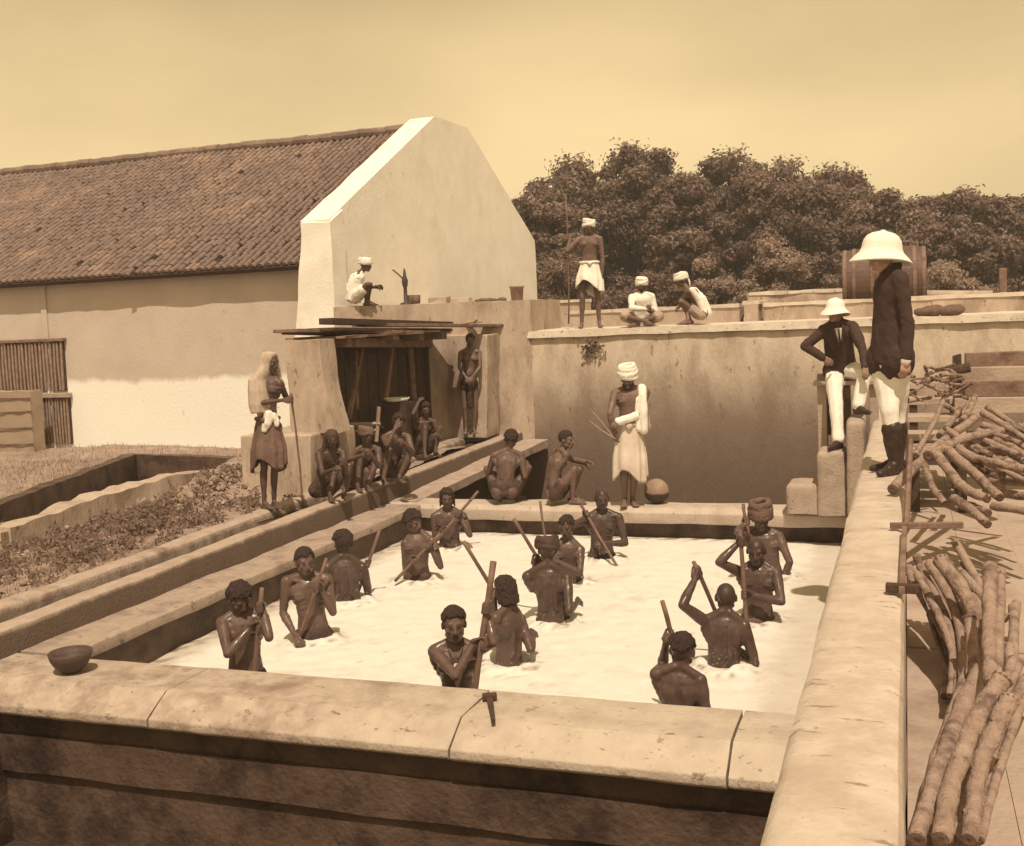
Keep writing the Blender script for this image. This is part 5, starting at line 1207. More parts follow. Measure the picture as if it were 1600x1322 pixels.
land_man('turbaned man squatting in profile at the right of the terrace group', D3(965, 1035), 2.07, (D3(935, 868), 0), (D3(908, 828), 0), (-72, -12), (D3(965, 890), .12), (D3(950, 880), -.12),
         (D3(925, 930), (D3(900, 950), .08)), (D3(930, 930), (D3(895, 960), -.12)), (D3(1005, 985), 0), (D3(905, 935), (D3(955, 1020), .1), -85), (D3(892, 940), (D3(945, 1022), -.1), -80), 'turban', 1.02, y=18.9, ground=2.075, hunch=.06, hipyaw=-80, voxel=.010, tail=True,
         clothes=[lambda fg: ('shawl', M_cloth, {'chains': [([fg.J['shR']+UP*.03+fg.r*.03, (fg.J['neck']+fg.J['pelvis'])/2+fg.r*.12, fg.J['pelvis']+fg.r*.10-UP*.02], [.075, .11, .10]), ([fg.J['shL']+UP*.02+fg.r*.04, (fg.J['neck']+fg.J['pelvis'])/2+fg.r*.10-fg.h*.1, fg.J['pelvis']+fg.r*.06-fg.h*.1], [.06, .07, .07])], 'name': 'back_cloth', 'amp': .007, 'fs': 24}), ('loincloth', M_grey, {'leg': .4})])

# the two men in pith helmets
land_man('seated man in a small pith helmet, dark jacket and pale trousers', E8(400, 1140), .72, (E8(400, 520), .02), (E8(392, 466), -.02), (-30, -8), (E8(342, 552), 0), (E8(490, 535), .04),
         (E8(242, 622), (E8(335, 690), -.02)), (E8(575, 640), (E8(540, 738), -.28)), (E8(422, 735), .26), (E8(375, 770), (E8(410, 1095), -.25), -30), (E8(545, 755), (E8(505, 930), -.22), 35, 1), 'helmet', .98, y=13.0, skin=M_skinlight, shod=True, under=.82, helmet=.94, ground=.725,
         clothes=[('coat', M_coat, {'vee': True, 'low': -.06, 'skirt': .05}), ('trousers', M_cloth), ('shoes', M_boot)])
land_man('tall man in a wide pith helmet, dark coat, pale breeches and tall boots', E8(650, 1225), 1.0, (E8(668, 272), 0), (E8(632, 215), -.02), (-62, -22), (E8(632, 318), .14), (E8(708, 306), -.13),
         (E8(640, 520), (E8(628, 640), .08)), (E8(768, 545), (E8(738, 700), -.17)), (E8(664, 668), 0), (E8(665, 940), (E8(690, 1190), -.08), -35), (E8(700, 930), (E8(700, 1160), .14), -65), 'helmet', 1.04, y=9.15, skin=M_skinlight, helmet=1.17, under=.82, thin=.92, droop=.6, helmtilt=.10, shod=True, hipyaw=-50, ground=1.0,
         clothes=[('coat', M_coat, {'low': -.13, 'seed': 6, 'skirt': .13}), ('trousers', M_cloth, {'to': .30}), ('boots', M_boot), lambda fg: ('shawl', M_cloth, {'chains': [([fg.J['elL']+(fg.J['wrL']-fg.J['elL'])*.9, fg.J['wrL']+(fg.J['wrL']-fg.J['elL'])*.02], [.046, .044])], 'name': 'cuff', 'amp': .002})])

# ================================================================== THINGS ROUND THE VAT
G9 = lambda x, y: (1380+x*.2573, 520+y*.2572)
H9 = lambda x, y: (1180+x*.3933, 700+y*.3933)
# bench
bn = empty('bench', (-.65, 13.35, -1.1)); tag(bn, 'plank bench under the seated man in the small helmet', 'bench')
Geo().box((-1.02, 13.14, 1.40), (-.28, 13.44, 1.45), .004).build('seat', M_plank, bn, bevel=.006)
Geo().box((-1.0, 13.47, 1.44), (-.28, 13.50, 1.52), .004).build('back_rail', M_plank, bn, bevel=.004)
for x in (-.93, -.36): Geo().box((x-.05, 13.22, -1.14), (x+.05, 13.40, 1.398), .003).build('leg', M_plank, bn, bevel=.006)
Geo().box((-.93, 13.42, .80), (-.62, 13.46, 1.395)).build('panel', M_wood, bn)
# deck boards and low planks on the far side of the right wall
dk = empty('plank_deck', (.3, 8, .3)); tag(dk, 'pale plank deck along the outer side of the right wall', 'deck')
Geo().box((-.028, 1.5, -1.14), (1.9, 18.5, .26)).build('base', M_yard, dk)
for i in range(5):
    for j, (ya, yb) in enumerate([(1.6, 6.8), (6.83, 14.4)]):
        x = -.025+i*.405; Geo().box((x, ya+random.uniform(-.02, .0), .262), (x+.402, yb, .305+random.uniform(0, .004)), .001).build('plank', M_plank, dk)
ps = empty('plank_stage', (.3, 12, .3)); tag(ps, 'low stage of pale planks behind the tall man\'s legs', 'stage')
for i, (y, z) in enumerate([(11.2, .92), (11.7, 1.0), (12.2, 1.13), (12.6, 1.28), (13.0, 1.42)]):
    Geo().box((.0, y, z-.06), (.55, y+.42, z), .004).build('plank', M_plank, ps, bevel=.005)
    Geo().box((.02, y+.02, .31), (.10, y+.12, z-.062)).build('leg', M_wooddark, ps); Geo().box((.44, y+.02, .31), (.52, y+.12, z-.062)).build('leg', M_wooddark, ps)
# logs
def log(pts, r, label, group=None, mat=None, name='log', mul=None):
    P = [np.asarray(p, float) for p in pts]; Q = []; r = r*(.8 if mul is None else mul)
    n = len(P)
    for i in range(n-1):
        p0 = P[max(i-1, 0)]; p1 = P[i]; p2 = P[i+1]; p3 = P[min(i+2, n-1)]
        for k in range(6):
            t = k/6; Q.append(.5*((2*p1)+(-p0+p2)*t+(2*p0-5*p1+4*p2-p3)*t*t+(-p0+3*p1-3*p2+p3)*t**3))
    Q.append(P[-1]); m_ = len(Q); ph = random.uniform(0, 9)
    Q = [q+np.array([random.uniform(-1, 1), random.uniform(-1, 1), random.uniform(-1, 1)])*r*.10 for q in Q]
    rr = [r*(1.08-.22*i/m_)*(1+.07*math.sin(i*1.9+ph)+random.uniform(-.05, .05)) for i in range(m_)]
    root = empty(name, tuple(Q[m_//2])); 
    g = Geo(); g.tube(Q, rr, 11, cap=False); o = g.build('bark', mat or M_log, root, smooth=True)
    for e in (0, -1):
        d = unit(Q[e]-Q[1 if e == 0 else -2]); g = Geo(); c = Q[e]; gg = Geo(); 
        gg.lathe([(rr[e]*.98, -.012), (rr[e]*.97, .0), (rr[e]*.5, .003), (rr[e]*.06, .0)], c, 11, axis=d); gg.build('cut_end', M_logend, root)
    for k in range(random.choice([0, 1, 1, 2])):         # knots where twigs were lopped
        i = random.randrange(1, m_-1); d = unit(np.array([random.uniform(-1, 1), random.uniform(-1, .2), random.uniform(-.2, 1)])); g = Geo()
        g.tube([Q[i], Q[i]+d*rr[i]*1.25], [rr[i]*.42, rr[i]*.28], 7); g.build('knot', mat or M_log, root, smooth=True)
    tag(root, label, 'log', group); return root
def yl(f, *a): return [ony(f(x, y), Y) for x, y, Y in a]
def zl(f, *a): return [onz(f(x, y), z) for x, y, z in a]
log(yl(G9, (55, 950, 8.0), (330, 690, 8.9), (600, 490, 10.0)), .82*.056, 'longest log of the pile, its dark cut end jutting over the right wall')
log(yl(G9, (275, 750, 8.3), (470, 650, 8.8), (720, 595, 9.3), (900, 560, 9.6)), .82*.052, 'smooth log lying across the pile with its dark round end towards the boots')
log(yl(G9, (195, 745, 8.9), (320, 520, 10.0), (400, 300, 11.2)), .82*.034, 'long thin branch standing up out of the log pile')
log(yl(G9, (330, 745, 8.3), (430, 880, 8.0), (520, 960, 7.8), (640, 1010, 7.7)), .82*.052, 'curved log sagging down the front of the pile, nearest the boots')
log(yl(G9, (390, 715, 8.5), (560, 860, 8.2), (710, 1005, 7.9)), .82*.054, 'straight thick log beside the sagging one on the pile front')
log(yl(G9, (440, 690, 8.7), (540, 755, 8.6), (720, 800, 8.4), (860, 830, 8.3)), .82*.050, 'bent log curving to the right edge of the pile')
log(yl(G9, (255, 810, 8.3), (300, 940, 8.0), (372, 1030, 7.9)), .82*.038, 'short pale peeled log hanging at the front of the pile')
log(yl(G9, (430, 1010, 8.3), (540, 1080, 8.0), (635, 1165, 7.8)), .82*.050, 'lowest log in the pile with its sawn end facing the viewer')
log(yl(G9, (500, 1040, 8.5), (640, 1095, 7.9)), .82*.046, 'short log just above the lowest sawn end in the pile')
log(yl(G9, (555, 795, 8.9), (690, 870, 8.4)), .82*.042, 'stubby log wedged between the two bent logs')
log(yl(G9, (480, 540, 9.8), (520, 470, 10.2), (555, 390, 10.5)), .82*.042, 'short upright stub rising from the back of the log pile')
log(yl(G9, (340, 625, 9.3), (420, 530, 9.9), (490, 430, 10.4)), .82*.038, 'slanting log behind the longest one in the pile')
log(yl(G9, (365, 435, 10.5), (460, 485, 10.3)), .82*.036, 'short dark log end under the thin branch')
for k, (a, b) in enumerate([((600, 690, 9.3), (900, 800, 8.8)), ((600, 640, 9.5), (690, 640, 9.2)), ((640, 960, 8.6), (900, 1000, 8.3)), ((520, 700, 9.2), (640, 720, 9.0)), ((650, 900, 8.8), (900, 920, 8.5)), ((600, 560, 9.9), (900, 640, 9.7)), ((660, 1050, 8.4), (900, 1090, 8.2))]):
    log(yl(G9, a, b), .82*random.uniform(.036, .05), 'rough log buried in the middle of the stacked pile at right', 'logs buried in the stacked pile')
for k in range(26):
    x = random.uniform(110, 470); y = random.uniform(205, 430); dx = random.uniform(60, 170)*random.choice([-1, 1]); dy = random.uniform(-40, 90); Y = 10.6+random.uniform(-.3, 1.0)
    log(yl(G9, (x-dx*.5, y-dy*.5, Y), (x+random.uniform(-15, 15), y+random.uniform(-22, 22), Y+.1), (x+dx*.5, y+dy*.5, Y+random.uniform(-.3, .3))), .82*random.uniform(.016, .028), 'thin crooked branch in the brushwood behind the tall man', 'brushwood branches')
near = [([(610, 490, .78), (690, 640, .62), (790, 800, .50)], .030, 'leftmost slim log of the near pile by the crossbar'), ([(638, 425, .85), (668, 500, .75), (695, 600, .62)], .028, 'short slim log with its top end nearest the crossbar'),
        ([(690, 455, .85), (775, 600, .72), (825, 780, .60), (822, 990, .5)], .034, 'long bowed log curving down the middle of the near pile'), ([(735, 445, .95), (850, 610, .78), (905, 770, .6)], .050, 'thickest log of the near pile with a rounded top'),
        ([(795, 375, .9), (890, 535, .75), (960, 640, .7)], .030, 'thin log leaning at the top of the near pile'), ([(820, 500, .86), (910, 595, .78), (1000, 680, .7)], .034, 'log crossing behind the thickest one in the near pile'),
        ([(935, 470, 1.05), (930, 700, .9), (935, 940, .8)], .042, 'upright pale log at the right side of the near pile'), ([(975, 490, 1.0), (968, 700, .9), (962, 900, .8)], .030, 'thin upright log at the right edge of the picture'),
        ([(848, 675, .80), (862, 780, .7), (856, 910, .62)], .036, 'short log hemmed in beside the long bowed log'), ([(715, 590, .70), (770, 700, .6)], .030, 'short log low between the slim logs'),
        ([(897, 880, .75), (810, 1060, .66), (715, 1320, .6), (640, 1560, .56)], .044, 'large log in the bottom right corner, lower of two'), ([(985, 915, .85), (885, 1070, .75), (785, 1320, .65), (735, 1560, .6)], .046, 'large log in the bottom right corner, upper of two'),
        ([(1010, 1000, .8), (930, 1160, .7), (880, 1330, .6), (850, 1560, .55)], .042, 'log running out of the bottom right corner'), ([(690, 660, .55), (740, 820, .45), (800, 960, .4)], .016, 'thin dark stick along the left side of the near pile'),
        ([(705, 690, .5), (760, 860, .42), (800, 990, .36)], .014, 'second thin dark stick lying under the near pile')]
for a, r, lab in near: log(zl(H9, *a), r, lab)
for k in range(16):
    dx = -70+k*17+random.uniform(-10, 10); dz = random.uniform(-.12, .02); y0 = random.uniform(-20, 90)
    log(zl(H9, (690+dx, 455+y0, .80+dz), (770+dx*.95, 610+y0, .68+dz), (822+dx*.8, 790+y0*.6, .56+dz), (815+dx*.6+random.uniform(-30, 30), 985, .46+dz)), random.uniform(.022, .030), 'slim pole packed among the bowed logs of the near pile', 'slim poles in the near pile')
for k in range(8):
    dx = -40+k*38+random.uniform(-12, 12)
    log(zl(H9, (905+dx, 860+random.uniform(-40, 60), .62), (820+dx, 1060, .54), (735+dx, 1320, .47), (670+dx, 1560, .44)), random.uniform(.024, .034), 'long pole beneath the large logs in the bottom right corner', 'long poles in the bottom right corner')
for k in range(10):
    x = random.uniform(860, 1040); y = random.uniform(520, 1000)
    log(zl(H9, (x, y, .55), (x+random.uniform(-50, 40), y+random.uniform(200, 420), .40)), random.uniform(.028, .042), 'log under the top layer of the near pile', 'logs under the near pile')
for k in range(24):
    x = random.uniform(420, 900); y = random.uniform(560, 880); dx = random.uniform(150, 320); dy = dx*random.uniform(.15, .75)
    Y = 9.5-(y-560)/320*.9
    log(yl(G9, (x-dx*.5, y-dy*.5, Y), (x, y+random.uniform(-18, 18), Y-.15), (x+dx*.5, y+dy*.5, Y-.35)), random.uniform(.024, .036), 'rough log buried in the middle of the stacked pile at right', 'logs buried in the stacked pile')
# timber ties on the outer edge of the right wall
tt = empty('timber_tie', onz((1410, 870), 1.0)); tag(tt, 'wooden tie of two crossbars and a rail on the right wall edge', 'timber')
for pa, pb, w, mt in [((1391, 821), (1505, 820), .016, M_wood), ((1384, 918), (1436, 921), .020, M_wooddark), ((1413, 826), (1409, 922), .014, M_wood)]:
    a, b = onz(pa, 1.03), onz(pb, 1.03); t = unit(b-a); s_ = unit(np.cross(t, UP)); q = [a-s_*w-UP*.02, a+s_*w-UP*.02, b+s_*w-UP*.02, b-s_*w-UP*.02]
    Geo().hexa(q, [x+UP*(.036+.006*(mt is M_wooddark)) for x in q]).build('bar', mt, tt, bevel=.004)
stk = Geo(); a = ony((1423, 688), 8.3); b = ony((1416, 822), 7.2); stk.tube([a, b], [.017, .02], 6); tag(stk.build('stake', M_wood), 'thin wooden stake standing by the boots at the wall edge', 'stake')
# squared timbers and iron post behind the pile
for k, (ya, yb, lab) in enumerate([(562, 560, 'topmost squared timber in the stack at the right edge'), (584, 581, 'second squared timber in the stack at the right edge'), (606, 603, 'third squared timber in the stack at the right edge'), (632, 630, 'lowest squared timber in the stack at the right edge')]):
    a = ony((1508-6*k, ya), 12.6-.1*k); b = ony((1640, yb), 12.6-.1*k); o = Geo().box((a[0], a[1]-.1, a[2]-.09), (b[0], a[1]+.15, a[2]+.07), .006).build('squared_timber', [M_wood, M_plank][k % 2], bevel=.008); tag(o, lab, 'timber')
ip = empty('timber_post', ony((1500, 660), 12.2)); tag(ip, 'dark upright timber post with a short arm behind the log pile', 'post')
Geo().hexa([ony((1490, 690), 12.2), ony((1506, 690), 12.2), ony((1506, 690), 12.35), ony((1490, 690), 12.35)], [ony((1488, 556), 12.2), ony((1502, 552), 12.2), ony((1502, 552), 12.35), ony((1488, 556), 12.35)]).build('post', M_wooddark, ip, bevel=.01)
Geo().tube([ony((1482, 580), 12.15), ony((1516, 574), 12.15)], .05, 7).build('arm', M_wooddark, ip)
rp_ = Geo(); c = ony((1552, 668), 10.8); rp_.lathe([(.10, -.6), (.105, -.05), (.10, .06), (.07, .12), (.03, .14)], c, 18); o = rp_.build('bollard_post', M_wood, smooth=True); tag(o, 'round-topped wooden post at the right edge behind the logs', 'post')
# pots
def round_pot(c, r, label, mat):
    g = Geo(); prof = [(.02, 0), (.45, .05), (.80, .30), (.97, .65), (1.0, .95), (.90, 1.32), (.66, 1.62), (.42, 1.78), (.36, 1.86), (.40, 1.92), (.46, 1.98), (.40, 1.98), (.30, 1.88), (.02, 1.85)]
    g.lathe([(a*r, (b-.95)*r*.93) for a, b in prof], c+UP*r*.97, 28, axis=(.15, .85, .25)); o = g.build('round_pot', mat, smooth=True); tag(o, label, 'pot'); return o
pt = onz((1027, 786), 0.005); round_pot(pt, .155, 'large round clay pot on the far ledge beside the turbaned man', M_pot).rotation_euler = (0, 0, 0)
bowl = Geo(); bc = onz((112, 1050), .004)
bowl.lathe([(.02, 0), (.06, .006), (.105, .04), (.138, .095), (.15, .145), (.146, .149), (.132, .10), (.098, .05), (.05, .02), (.005, .018)], bc, 32); tag(bowl.build('bowl', M_potdark, smooth=True), 'dark half-round bowl at the left end of the front coping', 'bowl')
pg = empty('wooden_peg', onz((766, 1090), .0)); tag(pg, 'small dark wooden wedge lying on the front coping before the boy', 'wedge')
a = onz((765, 1090), .02); b = onz((771, 1126), .02)
g = Geo(); t = unit(b-a); s_ = unit(np.cross(t, UP)); q = [a-s_*.02-UP*.018, a+s_*.02-UP*.018, b+s_*.012-UP*.018, b-s_*.012-UP*.018]; g.hexa(q, [x+UP*.03 for x in q]); g.build('shaft', M_wooddark, pg, bevel=.003)
g = Geo(); q = [a-s_*.045-t*.03-UP*.017, a+s_*.045-t*.03-UP*.017, a+s_*.045+t*.02-UP*.017, a-s_*.045+t*.02-UP*.017]; g.hexa(q, [x+UP*.04 for x in q]); g.build('head', M_wooddark, pg, bevel=.004)
# flat mud patch and wet lip at the left end of the front coping is part of the wall; pail rim shown with a basket tray
bs = Geo(); c = ony((620, 628), 15.2); bs.lathe([(.03, 0), (.17, .015), (.20, .06), (.19, .062), (.16, .03), (.02, .02)], c, 24); tag(bs.build('metal_dish', M_cloth, smooth=True), 'pale shallow dish resting above the man with chin on hand', 'dish')
Geo().box(c+np.array([-.22, -.15, -.55]), c+np.array([.22, .15, .0])).build('dish_stand', M_wooddark, bpy.data.objects[[o.name for o in bpy.data.objects if o.name.startswith('metal_dish')][-1]])

# ---- on the tank platform
pz = 2.62
pm = empty('hand_pump', (*onz((632, 480), 2.3)[:2], pz) if False else (*ony((634, 470), 17.6)[:2], pz)); tag(pm, 'slim iron hand pump on the tank platform below the gable', 'pump')
b0 = ony((634, 468), 17.6); b0[2] = pz
Geo().lathe([(.10, -.02), (.10, .03), (.035, .05), (.03, .30), (.045, .33), (.055, .42), (.03, .50), (.02, .58), (.012, .63)], b0, 14).build('barrel', M_iron, pm, smooth=True)
Geo().tube([b0+UP*.42, b0+UP*.50+np.array([-.10, 0, .02]), b0+UP*.56+np.array([-.22, 0, .06])], .014, 6).build('handle', M_iron, pm)
Geo().tube([b0-UP*.02, b0-UP*.02], .01, 6) if False else None
def onplat(px, y): p = ony(px, y); p[2] = pz; return p
for (px, y, prof, lab, nm, mt) in [((644, 466), 17.9, [(.11, 0), (.14, .02), (.15, .16), (.14, .17), (.12, .03), (.01, .03)], 'tub beside the hand pump', 'tub', M_wood), ((808, 466), 19.6, [(.10, 0), (.11, .01), (.125, .24), (.14, .25), (.14, .28), (.12, .28), (.10, .04), (.01, .04)], 'clay jar standing at the right end of the tank wall', 'clay_jar', M_pot)]:
    g = Geo(); g.lathe(prof, onplat(px, y), 20); tag(g.build(nm, mt, smooth=True), lab+' on the tank platform' if nm == 'tub' else lab, nm.replace('_', ' '))
for (px, y, sx, sz, lab) in [((686, 466), 18.2, .17, .12, 'squared stone nearest the hand pump on the tank wall'), ((718, 466), 18.6, .20, .09, 'low flat stone on the tank wall under the gable')]:
    p = onplat(px, y); o = Geo().box(p+np.array([-sx, -.1, -.004]), p+np.array([sx, .14, sz]), .012).build('stone_block', M_plaster, bevel=.01); tag(o, lab, 'stone')
g = Geo(); c = onplat((765, 466), 19.2)
for k in range(7): V, F = SPL; g.add(V*np.array([.09, .07, .045])*random.uniform(.7, 1.2)+c+np.array([random.uniform(-.28, .28), random.uniform(-.1, .1), .03]), F)
tag(g.build('rag_heap', M_brown, smooth=True), 'small dark heap of rags on the tank wall near the jar', 'rags')
# ---- on the terrace, right
def lie_barrel(x0, x1, y, r):
    root = empty('wooden_barrel', ((x0+x1)/2, y, 2.07)); tag(root, 'large dark barrel lying on the terrace behind the tall man', 'barrel'); c = np.array([x0, y, 2.07+r]); L_ = x1-x0
    prof = [(.02, .05), (r*.86, .05), (r*.86, 0), (r*.90, 0), (r*.96, L_*.25), (r, L_*.5), (r*.96, L_*.75), (r*.90, L_), (r*.86, L_), (r*.86, L_-.05), (.02, L_-.05)]
    g = Geo(); g.lathe(prof, c, 40, axis=(1, 0, 0)); g.build('staves', M_barrel, root, smooth=False)
    for t in (.03, .14, .36, .64, .86, .97):
        k = 1-.10*(2*abs(t-.5))**1.6; g = Geo(); g.lathe([(r*k-.004, L_*t-.03), (r*k+.012, L_*t-.03), (r*k+.012, L_*t+.03), (r*k-.004, L_*t+.03)], c, 40, axis=(1, 0, 0)); g.build('hoop', M_wood, root)
lie_barrel(-1.05, .35, 21.0, .62)
pp_ = empty('pipe', (.8, 20.6, 2.3)); tag(pp_, 'thick pale pipe lying along the terrace at right', 'pipe'); gg = Geo(); gg.tube([(.1, 20.9, 2.40), (1.5, 20.9, 2.32)], .10, 18); gg.build('tube', M_plaster, pp_, smooth=True)
for x in (.35, 1.3): Geo().box((x-.08, 20.75, 2.05), (x+.08, 21.05, 2.27)).build('cradle', M_wood, pp_)
o = Geo().box((1.50, 20.6, 2.05), (1.62, 20.75, 2.80), .005).build('wooden_post', M_wood, bevel=.01); tag(o, 'short wooden post at the right end of the terrace pipe', 'post')
for k, px in enumerate([(1452, 497), (1482, 498)]):
    hf = Flesh(); c = ony(px, 18.9); c[2] = 2.06+.07; e = np.eye(3); hf.ell(c, e, (.24-.04*k, .14, .085)); hf.ell(c+np.array([.1, 0, .02]), e, (.14, .12, .085)); me, co = fuse(hf, 'sack', .012, 2, folds(.012, 14, 4+k, (1, 1, 1)))
    tag(link('sack', me, None, M_brown), ['left of two dark sacks lying on the terrace edge', 'right of two dark sacks lying on the terrace edge'][k], 'sack')

# ================================================================== VEGETATION
def leafquads(C, nrm, size, rng, elong=1.9):
    n = len(C); a = rng.normal(size=(n, 3)); nrm = nrm+.55*rng.normal(size=(n, 3)); nrm /= np.linalg.norm(nrm, axis=1)[:, None]
    u = a-nrm*np.sum(a*nrm, 1)[:, None]; u /= np.linalg.norm(u, axis=1)[:, None]; w = np.cross(nrm, u); sz = size*rng.uniform(.6, 1.35, (n, 1))
    p0 = C-u*sz*elong*.5; p2 = C+u*sz*elong*.5-nrm*sz*.25; p1 = C+w*sz*.5+nrm*sz*.12; p3 = C-w*sz*.5+nrm*sz*.12
    V = np.stack([p0, p1, p2, p3], 1).reshape(-1, 3); F = np.arange(n*4).reshape(-1, 4); return V, F
def fastmesh(name, V, F):
    me = bpy.data.meshes.new(name); me.vertices.add(len(V)); me.vertices.foreach_set('co', V.ravel()); k = F.shape[1]
    me.loops.add(F.size); me.loops.foreach_set('vertex_index', F.ravel()); me.polygons.add(len(F)); me.polygons.foreach_set('loop_start', np.arange(0, F.size, k)); me.polygons.foreach_set('loop_total', np.full(len(F), k)); me.update(calc_edges=True); me.validate(); return me
def tree(top_px, Y, half_px, label, name='broadleaf_tree', seed=0, leaf=.105, nl=95, per=760, mat=None, low=.06, group='trees behind the terrace', squash=1.0):
    rng = np.random.default_rng(seed); top = ony(top_px, Y); rad = half_px/FPX*np.linalg.norm(top-CAM); base = np.array([top[0], Y, .12]); H = top[2]-.12
    root = empty(name, tuple(base)); tag(root, label, 'tree' if 'tree' in name else 'bush', group)
    c = base+UP*H*(low+1)/2; rz = H*(1-low)/2; LV = []; LF = []; cnt = 0; g = Geo()
    fk = base+UP*H*max(low, .12)
    g.tube([base-UP*.1, base+UP*H*.12+np.array([.1, 0, 0]), fk], [H*.045, H*.034, H*.028], 9)
    for i in range(nl):
        v = rng.normal(size=3); v /= np.linalg.norm(v); v[2] = abs(v[2])*1.0 if rng.random() < .72 else -abs(v[2])*.8
        q = rng.uniform(.45, .92); lc = c+v*np.array([rad, rad*.9, rz])*q; lr = rad*rng.uniform(.15, .30)*squash
        if i == 0: lr = rad*.36; lc = top-UP*lr*.95
        if lc[2]+lr > top[2]: lc[2] = top[2]-lr*.9
        g.tube([fk, fk+(lc-fk)*.55+UP*.1*H*rng.uniform(-.3, .3), lc], [H*.018, H*.010, H*.003], 6)
        d = rng.normal(size=(per, 3)); d /= np.linalg.norm(d, axis=1)[:, None]; flat = np.array([1, 1, .72])
        r_ = lr*np.clip(np.abs(rng.normal(.72, .32, per)), 0, 1.15)[:, None]*(1+.35*vnoise(d, 3.2, seed*50+i, 2))[:, None]
        P = lc+d*flat*r_; V, F = leafquads(P, d+UP*.25, leaf, rng); LV.append(V); LF.append(F+cnt); cnt += len(V)
    g.build('trunk', M_bark, root, smooth=True)
    me = fastmesh('crown', np.concatenate(LV), np.concatenate(LF)); link('crown', me, root, mat or M_leaf)
    return root
for i, (px, Y, hp, lab) in enumerate([((838, 288), 44, 70, 'low leafy tree beside the gable edge, leftmost of the trees'), ((893, 236), 48, 85, 'rounded mango tree behind the man with the long staff'), ((985, 216), 50, 95, 'tallest peaked tree left of the gap in the tree line'),
        ((1063, 262), 47, 75, 'lower tree filling the dip in the tree line'), ((1142, 224), 51, 85, 'tree with a round knob top right of the dip'), ((1222, 238), 49, 90, 'dense dark tree above the pale round bush'), ((1302, 250), 50, 90, 'dense tree to the left of the wide pith helmet'),
        ((1388, 296), 48, 85, 'sloping tree directly above the wide pith helmet'), ((1455, 304), 50, 70, 'small rounded tree right of the wide pith helmet'), ((1508, 288), 48, 75, 'bushy tree near the right edge of the picture'), ((1590, 305), 49, 80, 'tree cut by the right edge of the picture')]):
    tree(px, Y, hp, lab, seed=100+i)
for i, (px, Y, hp, lab) in enumerate([((1205, 366), 36, 62, 'pale round bush in front of the dark trees'), ((1465, 405), 38, 75, 'pale bush behind the pipe at right'), ((1010, 420), 37, 60, 'low pale bush behind the seated men on the terrace'), ((900, 395), 38, 70, 'low dark bush behind the man with the long staff'), ((1100, 400), 37, 45, 'small bush left of the pale round bush'), ((1330, 400), 38, 55, 'low bush behind the barrel')]):
    tree(px, Y, hp, lab, 'scrub_bush', 300+i, leaf=.06, nl=34, per=700, mat=M_leaf2 if i in (0, 1, 4) else M_leaf, low=.02, group='bushes before the trees')
# weeds, litter and rubble between tank and channel
rng = np.random.default_rng(5)
def scatter(n, cx, cy, sx, sy, lift):
    P = np.c_[rng.normal(cx, sx, n), rng.normal(cy, sy, n), np.zeros(n)]; P = P[(P[:, 0] < -7.13) & ~inpoly(P, PIT) & (P[:, 0] > -16) & (P[:, 1] > 4.2) & (P[:, 1] < 12.12+10*(P[:, 0] < -8.2))]
    P[:, 2] = ground_z(P)+rng.uniform(0, lift, len(P)); return P
P = np.concatenate([scatter(1300, -8.75, 12.5, .45, .65, .08), scatter(500, -8.3, 11.2, .6, .8, .03)]); V, F = leafquads(P, np.tile(UP, (len(P), 1)), .036, rng, 1.6)
tag(link('leaf_litter', fastmesh('leaf_litter', V, F), None, M_litter), 'heap of dry leaves and rubbish beside the shrouded man', 'litter', kind='stuff')
P0 = np.concatenate([scatter(190, -8.45, 10.2, .55, .7, 0), scatter(70, -8.0, 8.6, .5, .9, 0), scatter(40, -9.2, 10.8, .2, .8, 0), scatter(30, -8.6, 12.5, .5, .5, .05)])
P = (P0[:, None, :]+np.stack([rng.normal(0, .055, (len(P0), 34)), rng.normal(0, .055, (len(P0), 34)), rng.uniform(.0, .13, (len(P0), 34))], 2)).reshape(-1, 3); V, F = leafquads(P, np.tile(np.array([.3, -.5, .5]), (len(P), 1)), .024, rng, 2.4)
tag(link('weeds', fastmesh('weeds', V, F), None, M_weed), 'low weeds growing between the sunken tank and the channel', 'weeds', kind='stuff')
P = np.concatenate([scatter(4200, -8.6, 7.8, 1.0, 1.5, 0.0), scatter(5200, -12.6, 14.2, 1.6, 1.5, 0.0)]); n = len(P); ang = rng.uniform(0, 6.28, n); hh = rng.uniform(.02, .10, n); ww = .006
d = np.c_[np.cos(ang), np.sin(ang), np.zeros(n)]; t = np.c_[rng.normal(0, .02, n), rng.normal(0, .02, n), hh]
V = np.stack([P-d*ww, P+d*ww, P+t], 1).reshape(-1, 3); F = np.arange(n*3).reshape(-1, 3)
tag(link('dry_grass', fastmesh('dry_grass', V, F), None, M_litter), 'sparse dry grass on the earth by the channel', 'grass', kind='stuff')
smesh = []
for k in range(6):
    V, F = SPL; W = V*(1+.28*rng.normal(size=(len(V), 1)))*np.array([1, .8, .6]); m_ = mesh('stone', W, F); m_.materials.append(M_stone); smesh.append(m_)
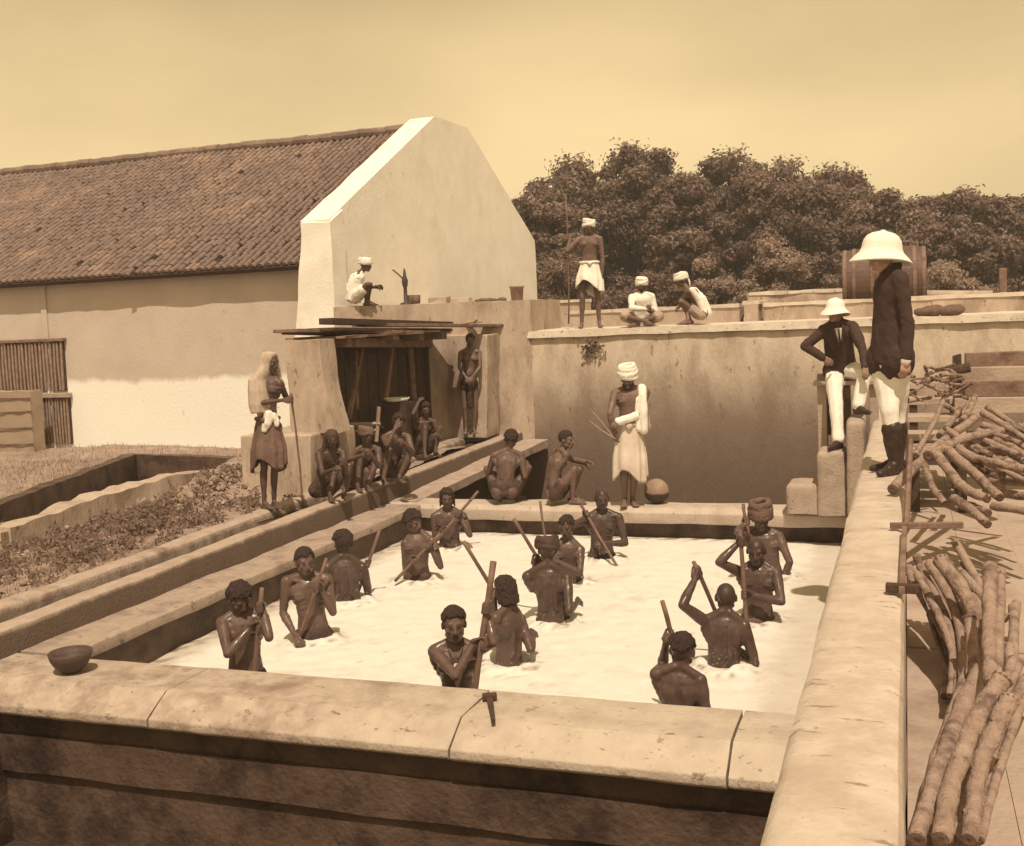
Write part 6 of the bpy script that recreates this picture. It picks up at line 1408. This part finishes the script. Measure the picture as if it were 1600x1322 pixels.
rh = empty('rubble_heap', (-8.75, 12.4, .15)); tag(rh, 'heap of broken brick and rubble beside the plinth, left of the man with the staff', 'rubble')
rw0 = pworld(rh); cnt = 0; gst = Geo()
for k in range(420):
    c = scatter(1, *([-8.7, 12.35, .42, .62] if k < 300 else [-8.6, 9.6, .8, 1.4]), .02)
    if not len(c): continue
    sc_ = rng.uniform(.03, .085) if k < 300 else rng.uniform(.015, .05)
    if k < 300 and cnt < 220:
        o = bpy.data.objects.new('stone', smesh[k % 6]); COL.objects.link(o); o.parent = rh; o.location = c[0]+UP*sc_*.3-rw0; o.scale = (sc_, sc_, sc_); o.rotation_euler = tuple(rng.uniform(0, 6.28, 3)); cnt += 1
    else: V, F = SPL; gst.add(V*sc_*rng.uniform(.6, 1.2, 3)*np.array([1, 1, .7])+c[0]+UP*.01, F)
tag(gst.build('loose_stones', M_stone), 'loose pebbles scattered on the earth by the channel', 'pebbles', kind='stuff')

P = np.array([ony((926+random.gauss(0, 9), 545+random.gauss(0, 8)), 18.56-random.uniform(0, .05)) for k in range(90)]); V, F = leafquads(P, np.tile(np.array([0, -1, .4]), (len(P), 1)), .045, rng, 1.8)
wp = empty('wall_plant', ony((926, 552), 18.58)); tag(wp, 'small tuft of weeds rooted in the terrace wall', 'plant'); link('leaves', fastmesh('leaves', V, F), wp, M_weed)
g = Geo()
for k in range(6): g.tube([ony((926, 552), 18.6), P[k*12]], [.006, .003], 5)
g.build('stem', M_bark, wp)

# ---- dusty air, thin enough to touch only the far trees
hz = Geo(); hz.box((-905, -905, -2.4), (905, 905, 15.5)); ho = hz.build('haze', None); tag(ho, kind='stuff')
HM = bpy.data.materials.new('haze_air'); HM.use_nodes = True; HN = HM.node_tree.nodes; HN.remove(HN['Principled BSDF']); pv = HN.new('ShaderNodeVolumePrincipled')
pv.inputs['Color'].default_value = (.92, .90, .88, 1); pv.inputs['Density'].default_value = .0022; pv.inputs['Anisotropy'].default_value = .2
HM.node_tree.links.new(pv.outputs[0], HN['Material Output'].inputs['Volume']); ho.data.materials.append(HM)
